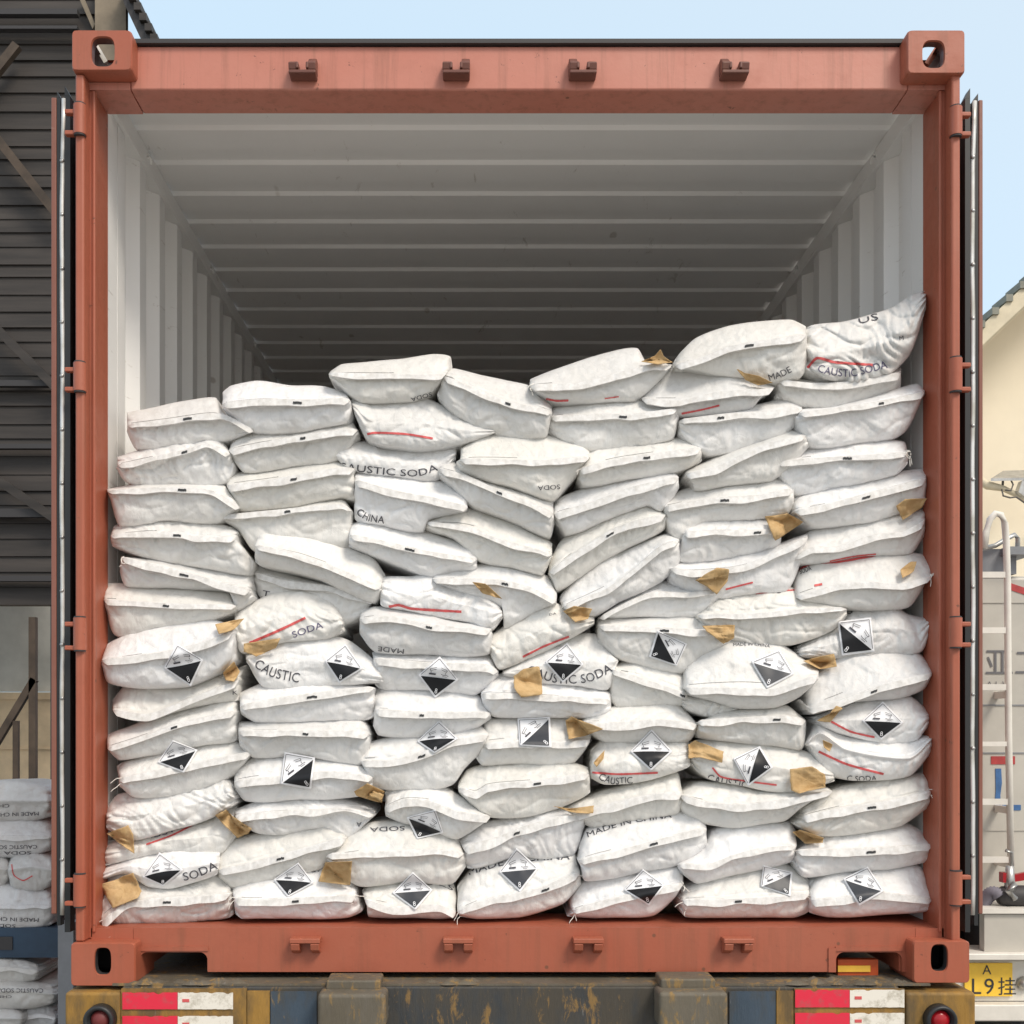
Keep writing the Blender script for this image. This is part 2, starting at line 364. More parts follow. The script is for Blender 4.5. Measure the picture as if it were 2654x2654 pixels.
c = casting(pxx(2352), XR - .006, pz(190), ZT, pxx(2420), pz(140), .029, .036, top=True).build('corner_casting', None, box_, mats=[M['paint'], M['paintdark']])
MB().bar((pxx(2428, .1), .10, pz(128, .1)), (pxx(2400, .1), .10, pz(170, .1)), .016).build('lock_bar', M['paint'], c)
casting(XL - .003, pxx(350), ZB, pz(2444), pxx(266), pz(2492), .022, .036).build('corner_casting', None, box_, mats=[M['paint'], M['steeldark']])
casting(pxx(2367), XR + .007, ZB + .008, pz(2439), pxx(2435), pz(2483), .0225, .036).build('corner_casting', None, box_, mats=[M['paint'], M['steeldark']])
YH = .055; YB = .175
# header
h = MB(); h.box(pxx(338, YH), pxx(2354, YH), YH, YB, pz(233, YH), pz(119, YH)); bev(h.build('header_beam', M['paintpale'], box_), .006, 3)
h = MB(); h.box(pxx(346, YH), pxx(2345, YH), YH - .012, YB + .1, pz(119, YH) + .001, pz(107, YH)); h.build('roof_lip', M['steeldark'], box_)
h = MB(); h.box(pxx(216, YH), pxx(338, YH) - .0005, YH, YB, pz(233, YH), pz(214, YH)); h.build('header_end', M['paintpale'], box_)
h = MB(); h.box(pxx(2354, YH) + .0005, pxx(2466, YH), YH, YB, pz(233, YH), pz(214, YH)); h.build('header_end', M['paintpale'], box_)
# sill with two fork pockets: pieces meet end to end
zt, zb = pz(2405, YH), pz(2519, YH)
lp0, lp1, rp0, rp1 = pxx(361, YH), pxx(538, YH), pxx(2167, YH), pxx(2338, YH); zp = pz(2468, YH)
def notch(x0, x1, zb, ztop):       # lower outline of pocket with rounded top corners
    r = .022; pts = [(x0, zb)]
    for k in range(7): a = math.pi - k * math.pi / 12; pts.append((x0 + r + math.cos(a) * r, ztop - r + math.sin(a) * r))
    for k in range(7): a = math.pi / 2 - k * math.pi / 12; pts.append((x1 - r + math.cos(a) * r, ztop - r + math.sin(a) * r))
    return pts + [(x1, zb)]
n1 = notch(lp0, lp1, zb, zp); n2 = notch(rp0, rp1, zb, zp)
prof = [(pxx(346, YH), zb)] + n1 + n2 + [(pxx(2372, YH), zb), (pxx(2372, YH), zt), (pxx(346, YH), zt)]
def sill_strip(name, prof_lo, x0, x1, y0, y1, mat):
    mb = MB(); lo = [(x0, zb)] + prof_lo + [(x1, zb)]
    n = len(lo); vs = []
    for y in (y0, y1):
        vs += [(x, y, z) for x, z in lo]; vs += [(x, y, zt) for x, z in lo]
    fs = []
    for i in range(n - 1):
        fs += [(i, i + 1, n + i + 1, n + i), (2 * n + i, 3 * n + i, 3 * n + i + 1, 2 * n + i + 1), (i, 2 * n + i, 2 * n + i + 1, i + 1), (n + i, n + i + 1, 3 * n + i + 1, 3 * n + i)]
    fs += [(0, n, 3 * n, 2 * n), (n - 1, 3 * n - 1, 4 * n - 1, 2 * n - 1)]
    return mb.add(vs, fs).build(name, mat, box_)
sill_strip('sill_beam', n1 + n2, pxx(346, YH), pxx(2372, YH), YH, YH + .012, M['paint'])
m = MB(); m.box(pxx(236, YH), pxx(2446, YH), YH + .013, .30, zt - .02, zt); m.build('sill_plate', M['paint'], box_)
for e0, e1 in ((pxx(236, YH), pxx(346, YH) - .001), (pxx(2372, YH) + .001, pxx(2446, YH))):
    m = MB(); m.box(e0, e1, YH, YH + .012, pz(2450, YH), zt - .001); m.build('sill_end', M['paint'], box_)
m = MB()
for a, b in ((lp0, lp1), (rp0, rp1)):
    m.box(a - .004, a + .004, YH + .013, .9, zb, zp); m.box(b - .004, b + .004, YH + .013, .9, zb, zp); m.box(a, b, YH + .013, .9, zp, zp + .006)
m.build('fork_pocket', M['paint'], box_)
# pocket lips
for a, b in ((lp0, lp1), (rp0, rp1)):
    m = MB(); m.box(a - .022, a - .002, YH - .004, YH - .0005, zb, zp + .012); m.box(a - .002, b + .002, YH - .004, YH - .0005, zp + .004, zp + .016); m.build('pocket_trim', M['paint'], box_)
# corner posts
def posts():
    for sgn in (-1, 1):
        zt_ = pz(233, YH) - .0005; zb_ = pz(2444)
        if sgn < 0: a, b, inner = pxx(213, YH), pxx(244, YH), pxx(244, YH)
        else: a, b, inner = pxx(2436, YH), pxx(2468, YH), pxx(2436, YH)
        m = MB(); m.box(a, b, YH, YB, zb_, zt_); bev(m.build('corner_post', M['paint'], box_), .006, 3)
        m = MB(); e = b if sgn < 0 else a                       # raised inner lip
        m.box(e - .004 if sgn < 0 else e - .005, e + .005 if sgn < 0 else e + .004, YH - .006, YH + .012, zb_ + .02, zt_ - .004); bev(m.build('post_lip', M['paint'], box_), .003)
        g0, g1 = (XL + .003, a - .001) if sgn < 0 else (b + .001, XR - .003)
        m = MB(); m.box(g0, g1, YH + .02, YB, zb_, zt_); m.build('post_web', M['paint'], box_)
        # hinge rod with knuckles
        cx = pxx(202) if sgn < 0 else pxx(2483, 0)
        ks = ([(265, 342), (937, 1010), (1600, 1684), (2268, 2350)] if sgn < 0 else [(272, 345), (925, 1010), (1600, 1676), (2260, 2346)])
        m = MB(); m.box(cx - .0125, cx + .0125, .012, YH + .019, zb_, pz(184)); bev(m.build('hinge_bar', M['paint'], box_), .007, 3)
        for k0, k1 in ks:
            m = MB(); m.tube([(cx, .016, pz(k1)), (cx, .016, pz(k0))], .0175, 32)
            hg = m.build('hinge', M['paint'], box_)
            for kk in (k0 + 10, k1 - 12):
                lug = MB(); lug.box(cx - .042 if sgn < 0 else cx + .015, cx - .015 if sgn < 0 else cx + .042, .012, .03, pz(kk + 12), pz(kk))
                bev(lug.build('hinge_lug', M['paint'], hg), .003)
            dk = MB(); dk.tube([(cx, .015, pz(k0) + .0005), (cx, .015, pz(k0) + .004)], .0155, 16); dk.tube([(cx, .015, pz(k1) - .004), (cx, .015, pz(k1) - .0005)], .0155, 16); dk.build('hinge_gap', M['steeldark'], hg)
posts()
# doors folded back along the sides, seen edge on
def door(sgn):
    if sgn < 0: xs = dict(pan=(132, 146), g1=(147, 156), al=(157, 168.5), g2=(169.5, 184)); top, bot = 252, 2395
    else: xs = dict(pan=(2537, 2548), g1=(2526, 2536), al=(2513, 2525), g2=(2499, 2512)); top, bot = 258, 2395
    y0 = .06
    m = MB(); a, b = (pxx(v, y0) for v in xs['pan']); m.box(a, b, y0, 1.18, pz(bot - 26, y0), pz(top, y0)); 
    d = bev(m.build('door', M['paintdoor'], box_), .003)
    m = MB(); m.box(min(pxx(xs['g1'][0], y0), pxx(xs['g2'][0], y0)) + .003, max(pxx(xs['g1'][1], y0), pxx(xs['g2'][1], y0)) - .003, y0 + .012, 1.16, pz(bot - 20, y0), pz(top + 4, y0)); m.build('door_core', M['steeldark'], d)
    for nm, dt, db in (('g1', -6, 8), ('g2', -22, 24)):
        a, b = (pxx(v, y0) for v in xs[nm]); m = MB(); yy = y0 - .006 if nm == 'g2' else y0 + .002
        m.box(a, b, yy, y0 + .03, pz(bot + db - 4, y0), pz(top - 0, y0))
        mid = (a + b) / 2; zz = pz(top, y0) + .0005
        m.prism([(a, yy, zz), (b, yy, zz), (b if sgn > 0 else a, yy, zz + (.018 if nm == 'g1' else .028))], (0, 0, 0), (0, .03, 0))
        m.build('rubber_gasket', M['gasket'], d)
    a, b = (pxx(v, y0) for v in xs['al']); N = 40; vs = []; fs = []
    for i in range(N + 1):
        tt = i / N; z = pz(bot - 24, y0) * (1 - tt) + pz(top + 6, y0) * tt
        wob = .0012 * math.sin(tt * 21) + (.004 * max(0, tt - .93) / .07) ; yy = y0 - .003 - .003 * abs(math.sin(tt * 17 * math.pi / 2 + .6)) 
        vs += [(a + wob, yy, z), ((a + b) / 2 + wob, yy - .003, z), (b + wob, yy, z)]
    for i in range(N): fs += [(3 * i, 3 * i + 1, 3 * i + 4, 3 * i + 3), (3 * i + 1, 3 * i + 2, 3 * i + 5, 3 * i + 4)]
    st = MB().add(vs, fs).build('retainer_strip', M['alu'], d, True)
    so = st.modifiers.new('s', 'SOLIDIFY'); so.thickness = .002
    top0 = 420 if sgn < 0 else 410; k = 0
    for i in range(15):
        py = top0 + i * 139
        if py > bot - 40: break
        c0 = P((xs['al'][0] + xs['al'][1]) / 2, py, y0)
        m = MB(); m.tube([(c0.x, y0 - .004, c0.z), (c0.x, y0 - .0095, c0.z), (c0.x, y0 - .011, c0.z)], [.0062, .0052, .002], 10); m.build('rivet', M['silver'], st, True)
door(-1); door(1)
# locking bar keepers on header and sill
def keeper(px, top, tilt):
    y1 = YH - .0005; m = MB()
    if top:
        zb_ = pz(212, YH); zt_ = pz(166, YH); x = pxx(px, YH)
        m.box(x - .037, x + .037, y1 - .042, y1, zb_, zb_ + .010)
        for s in (-1, 1):
            x0 = x + s * .026
            hh = zt_ + (.004 if s == tilt else -.004)
            m.prism([(x0 - .0115, y1, zb_ + .010), (x0 - .0115, y1 - .04, zb_ + .010), (x0 - .0115, y1 - .045, zb_ + .028), (x0 - .0115, y1 - .018, hh), (x0 - .0115, y1, hh)], (0, 0, 0), (.023, 0, 0))
            m.box(x0 - .004 - s * .012, x0 + .004 - s * .012, y1 - .045, y1 - .012, zb_ + .012, zb_ + .030)
    else:
        zt_ = pz(2426, YH); x = pxx(px, YH)
        m.box(x - .042, x + .042, y1 - .040, y1, zt_ - .014, zt_)
        for s in (-1, 1):
            x0 = x + s * .027
            m.prism([(x0 - .0125, y1, zt_ - .0145), (x0 - .0125, y1 - .04, zt_ - .0145), (x0 - .0125, y1 - .034, zt_ - .034), (x0 - .0125, y1, zt_ - .048)], (0, 0, 0), (.025, 0, 0))
    bev(m.build('lock_keeper', M['paintdark' if top else 'paint'], box_), .003)  # upper keepers carry their shade in the darker paint
for p_, t_ in ((789, 1), (1183, 1), (1508, -1), (1898, -1)): keeper(p_, True, t_)
for p_, t_ in ((795, 1), (1188, 1), (1522, -1), (1907, -1)): keeper(p_, False, t_)
# corrugated shell
XIL, XIR = P(275, 0, YB).x, P(2397, 0, YB).x; ZR = pz(108, YH) - .045
def corr(n0, n1, pitch, depth, a=.30, b=.17, c=.36):
    pts = []; t_ = n0
    while t_ < n1:
        for f, d in ((0, 0), (a, 0), (a + b, 1), (a + b + c, 1)):
            if t_ + f * pitch < n1: pts.append((t_ + f * pitch, d * depth))
        t_ += pitch
    pts.append((n1, 0)); return pts
zf = zt - .0205
for sgn, X in ((-1, XIL), (1, XIR)):
    pr = corr(YB + .10, LEN - .05, .218, .034); zc = ZR - .06
    vs = []; 
    for y, d in pr: vs += [(X + sgn * d, y, zf), (X + sgn * d, y, zc)]
    fs = [(2 * i, 2 * i + 1, 2 * i + 3, 2 * i + 2) for i in range(len(pr) - 1)]
    o = MB().add(vs, fs).build('side_panel', M['interior'], box_); so = o.modifiers.new('s', 'SOLIDIFY'); so.thickness = .002; so.offset = 0
    o = MB(); o.box(min(X, X + sgn * .034), max(X, X + sgn * .034), YB + .002, YB + .098, zf, zc); o.build('liner_strip', M['interior'], box_)
    o = MB(); o.box(min(X - sgn * .012, X + sgn * .036), max(X - sgn * .012, X + sgn * .036), YB + .052, LEN - .05, zc + .001, ZR); o.build('top_rail', M['interior'], box_)
    o = MB(); o.box(min(X + sgn * .038, X + sgn * .0405), max(X + sgn * .038, X + sgn * .0405), YB + .1, LEN, ZB + .1, ZR); o.build('outer_skin', M['paint'], box_)
    for k in range(6):                                          # lashing rings
        o = MB(); y = .55 + k * .85; o.tube([(X - sgn * .014, y + .02 * math.cos(a_), zc + .03 + .02 * math.sin(a_)) for a_ in [i * math.pi / 6 for i in range(7)]], .004, 6)
        o.build('lashing_ring', M['interior'], box_, True)
pr = [(YB + .004, 0)] + corr(.2163, LEN - .05, .209, .010, .55, .05, .34); vs = []
for y, d in pr: vs += [(XIL - .03, y, ZR + .002 + d), (XIR + .03, y, ZR + .002 + d)]
o = MB().add(vs, [(2 * i, 2 * i + 1, 2 * i + 3, 2 * i + 2) for i in range(len(pr) - 1)]).build('roof_panel', M['interior'], box_); so = o.modifiers.new('s', 'SOLIDIFY'); so.thickness = .002; so.offset = 1
MB().box(XIL - .03, XIR + .03, LEN - .048, LEN - .01, zf, ZR + .02).build('end_wall', M['interior'], box_)
MB().box(XIL - .03, XIR + .03, .301, LEN - .05, zf - .03, zf).build('floor_board', M['floor'], box_)
MB().box(XL + .001, XR - .001, LEN - .009, LEN, ZB + .02, ZT - .01).build('end_skin', M['paint'], box_)
m = MB()
for k in range(18): m.box(XIL, XIR, .6 + k * .3, .645 + k * .3, ZB + .03, zf - .031)
m.build('cross_members', M['steeldark'], box_)
MB().box(XIL, XIR, .95, .98, ZB + .0, zf - .032).build('pocket_back', M['steeldark'], box_)

# ---------------------------------------------------------------- trailer under the container
YF = -.03; zbt = pz(2560, YF)
tr = thing('container_trailer', 'worn blue and yellow rear beam of the trailer carrying the red container', 'trailer', (0.12, 3, 0))
XA, XB_ = pxx(167, YF), pxx(2528, YF)
zlow = zbt - .36
b = MB(); b.box(XA + .15, XB_ - .2, YF + .012, .20, zlow, zbt); bev(b.build('rear_beam', M['chassis'], tr), .006)
b = MB(); b.box(pxx(700, YF), pxx(820, YF), YF + .006, YF + .0118, zlow + .01, zbt - .012); b.build('blue_panel', M['chassis_blue'], tr)
b = MB(); b.box(pxx(1892, YF), pxx(2012, YF), YF + .006, YF + .0118, zlow + .01, zbt - .012); b.build('blue_panel', M['chassis_blue'], tr)
b = MB(); b.box(pxx(640, YF), pxx(698, YF), YF + .004, YF + .0118, zlow + .01, zbt - .01); b.build('yellow_stripe', M['chyellow'], tr)
b = MB(); b.box(pxx(2014, YF), pxx(2058, YF), YF + .004, YF + .0118, zlow + .01, zbt - .01); b.build('yellow_stripe', M['chyellow'], tr)
for a, e in ((167, 312), (2348, 2530)):
    b = MB(); b.box(pxx(a, YF), pxx(e, YF), YF, .20, zlow, pz(2572, YF)); bev(b.build('end_plate', M['chyellow'], tr), .01, 3)
for a, e in ((313, 638), (2060, 2346)):
    b = MB(); b.box(pxx(a, YF), pxx(e, YF), YF + .003, YF + .0118, zlow + .02, zbt - .004); b.build('tape_board', M['chyellow'], tr)
def tape(x0, x1, x2, rows):
    for (t0, t1) in rows:
        for a, e, mat, nm in ((x0, x1, 'tapered', 'red_tape'), (x1 + .8, x2, 'tapewhite', 'white_tape')):
            N = 26; vs = []; fs = []
            for i in range(N + 1):
                tt = i / N; px = a + (e - a) * tt; nz = noise.noise(Vector((px * .05, t0, 3))) ; nb = noise.noise(Vector((px * .08, t1, 9)))
                vs += [P(px, t0 + max(0, nz) * 9, YF - .001), P(px, t1 + nb * 1.2, YF - .001), P(px, t1 + nb * 1.2, YF + .0025), P(px, t0 + max(0, nz) * 9, YF + .0025)]
            for i in range(N):
                for k in range(4): fs.append((4 * i + k, 4 * i + (k + 1) % 4, 4 * i + 4 + (k + 1) % 4, 4 * i + 4 + k))
            fs += [(0, 3, 2, 1), (4 * N, 4 * N + 1, 4 * N + 2, 4 * N + 3)]
            t_ = MB().add(vs, fs).build(nm, M[mat], tr)
            if nm == 'white_tape':
                g = MB(); g.box(pxx(a + 12, YF), pxx(a + 30, YF), YF - .0022, YF - .0012, pz(t0 + 25, YF), pz(t0 + 17, YF)); g.build('tape_mark', M['redline'], t_)
tape(317, 460, 604, ((2572, 2616), (2633, 2680)))
tape(2061, 2202, 2344, ((2565, 2611), (2625, 2675)))
def lamp(px, py, ro, ri, lens='lampred'):
    c = P(px, py, YF); m = MB(); vs = []
    m.lathe((c.x, YF, c.z), [(ro, -.001), (ro * .98, -.028), (ro * .85, -.034), (ri * 1.12, -.028), (ri * 1.05, -.012)], 'y', 32)
    l = m.build('tail_lamp', M['gasket'], tr, True)
    m = MB(); m.tube([(c.x, YF - .008, c.z), (c.x, YF - .016, c.z), (c.x, YF - .024, c.z), (c.x, YF - .027, c.z)], [ri, ri * .96, ri * .6, ri * .1], 28); m.build('lens', M[lens], l, True)
lamp(264, 2640, .042, .026, 'lampdull'); lamp(2431, 2640, .042, .027)
for (a, e, y0, y1, a2, e2) in ((845, 987, 2532, 2562, 822, 1000), (1712, 1854, 2528, 2558, 1708, 1888)):
    yb = -.11
    m = MB(); m.box(pxx(a, -.05), pxx(e, -.05), -.055, .04, pz(y1 + 4, -.05), pz(y0 + 8, -.05)); bev(m.build('rub_cap', M['chrub'], tr), .006, 2)
    m = MB(); m.box(pxx(a2, yb), pxx(e2, yb), yb, YF + .0115, pz(2668, yb), pz(y1 + 14, yb)); bev(m.build('rub_block', M['chrub'], tr), .012, 3)
m = MB(); m.box(pxx(300, .02), pxx(2400, .02), YF + .02, .5, zbt + .0005, zbt + .006); m.build('deck_plate', M['chrub'], tr)
# caked dirt on the beam top
rng = random.Random(7)
m = MB()
for (x0, x1, dens) in ((345, 620, 26), (2040, 2350, 30), (1100, 1230, 8)):
    for k in range(dens):
        px = rng.uniform(x0, x1); r_ = rng.uniform(.006, .022); c = P(px, 2552, rng.uniform(-.01, .03)); c.z = zbt + .004
        vs = []; n_ = 8
        for j in range(n_): a = 2 * math.pi * j / n_; vs.append((c.x + r_ * 1.8 * math.cos(a) * rng.uniform(.7, 1.2), c.y + r_ * math.sin(a) * .7, c.z))
        vs.append((c.x, c.y, c.z + r_ * .7)); m.add(vs, [(j, (j + 1) % n_, n_) for j in range(n_)])
m.build('dirt_crust', M['chrub'], tr, True)
for s_ in (-.48, .62):
    m = MB(); m.box(s_ - .07, s_ + .07, .201, 9.5, zlow + .03, zbt - .01); m.build('chassis_rail', M['chassis'], tr)
for yy in (1.6, 2.9):
    m = MB(); m.tube([(-.95, yy, .5), (1.2, yy, .5)], .06, 12); m.build('axle', M['steeldark'], tr, True)
    for xx in (-.98, -.66, .9, 1.22):
        m = MB(); m.lathe((xx, yy, .5), [(.28, -.12), (.44, -.13), (.5, -.10), (.5, .10), (.44, .13), (.28, .12)], 'x', 32); w_ = m.build('wheel', M['gasket'], tr, True)
        m = MB(); m.tube([(xx - .125, yy, .5), (xx + .125, yy, .5)], .275, 24); m.build('rim', M['greysteel'], w_)
# orange and yellow board visible through the right fork pocket
q = P(2167, 2485, .62); 
m = MB(); m.pbox(2172, 2487, 2276, 2545, .095, .12); ob = m.build('marker_board', M['orange'], tr)
m = MB(); m.pbox(2172, 2503, 2256, 2519, .09, .0945); m.build('yellow_band', M['yellow'], ob)
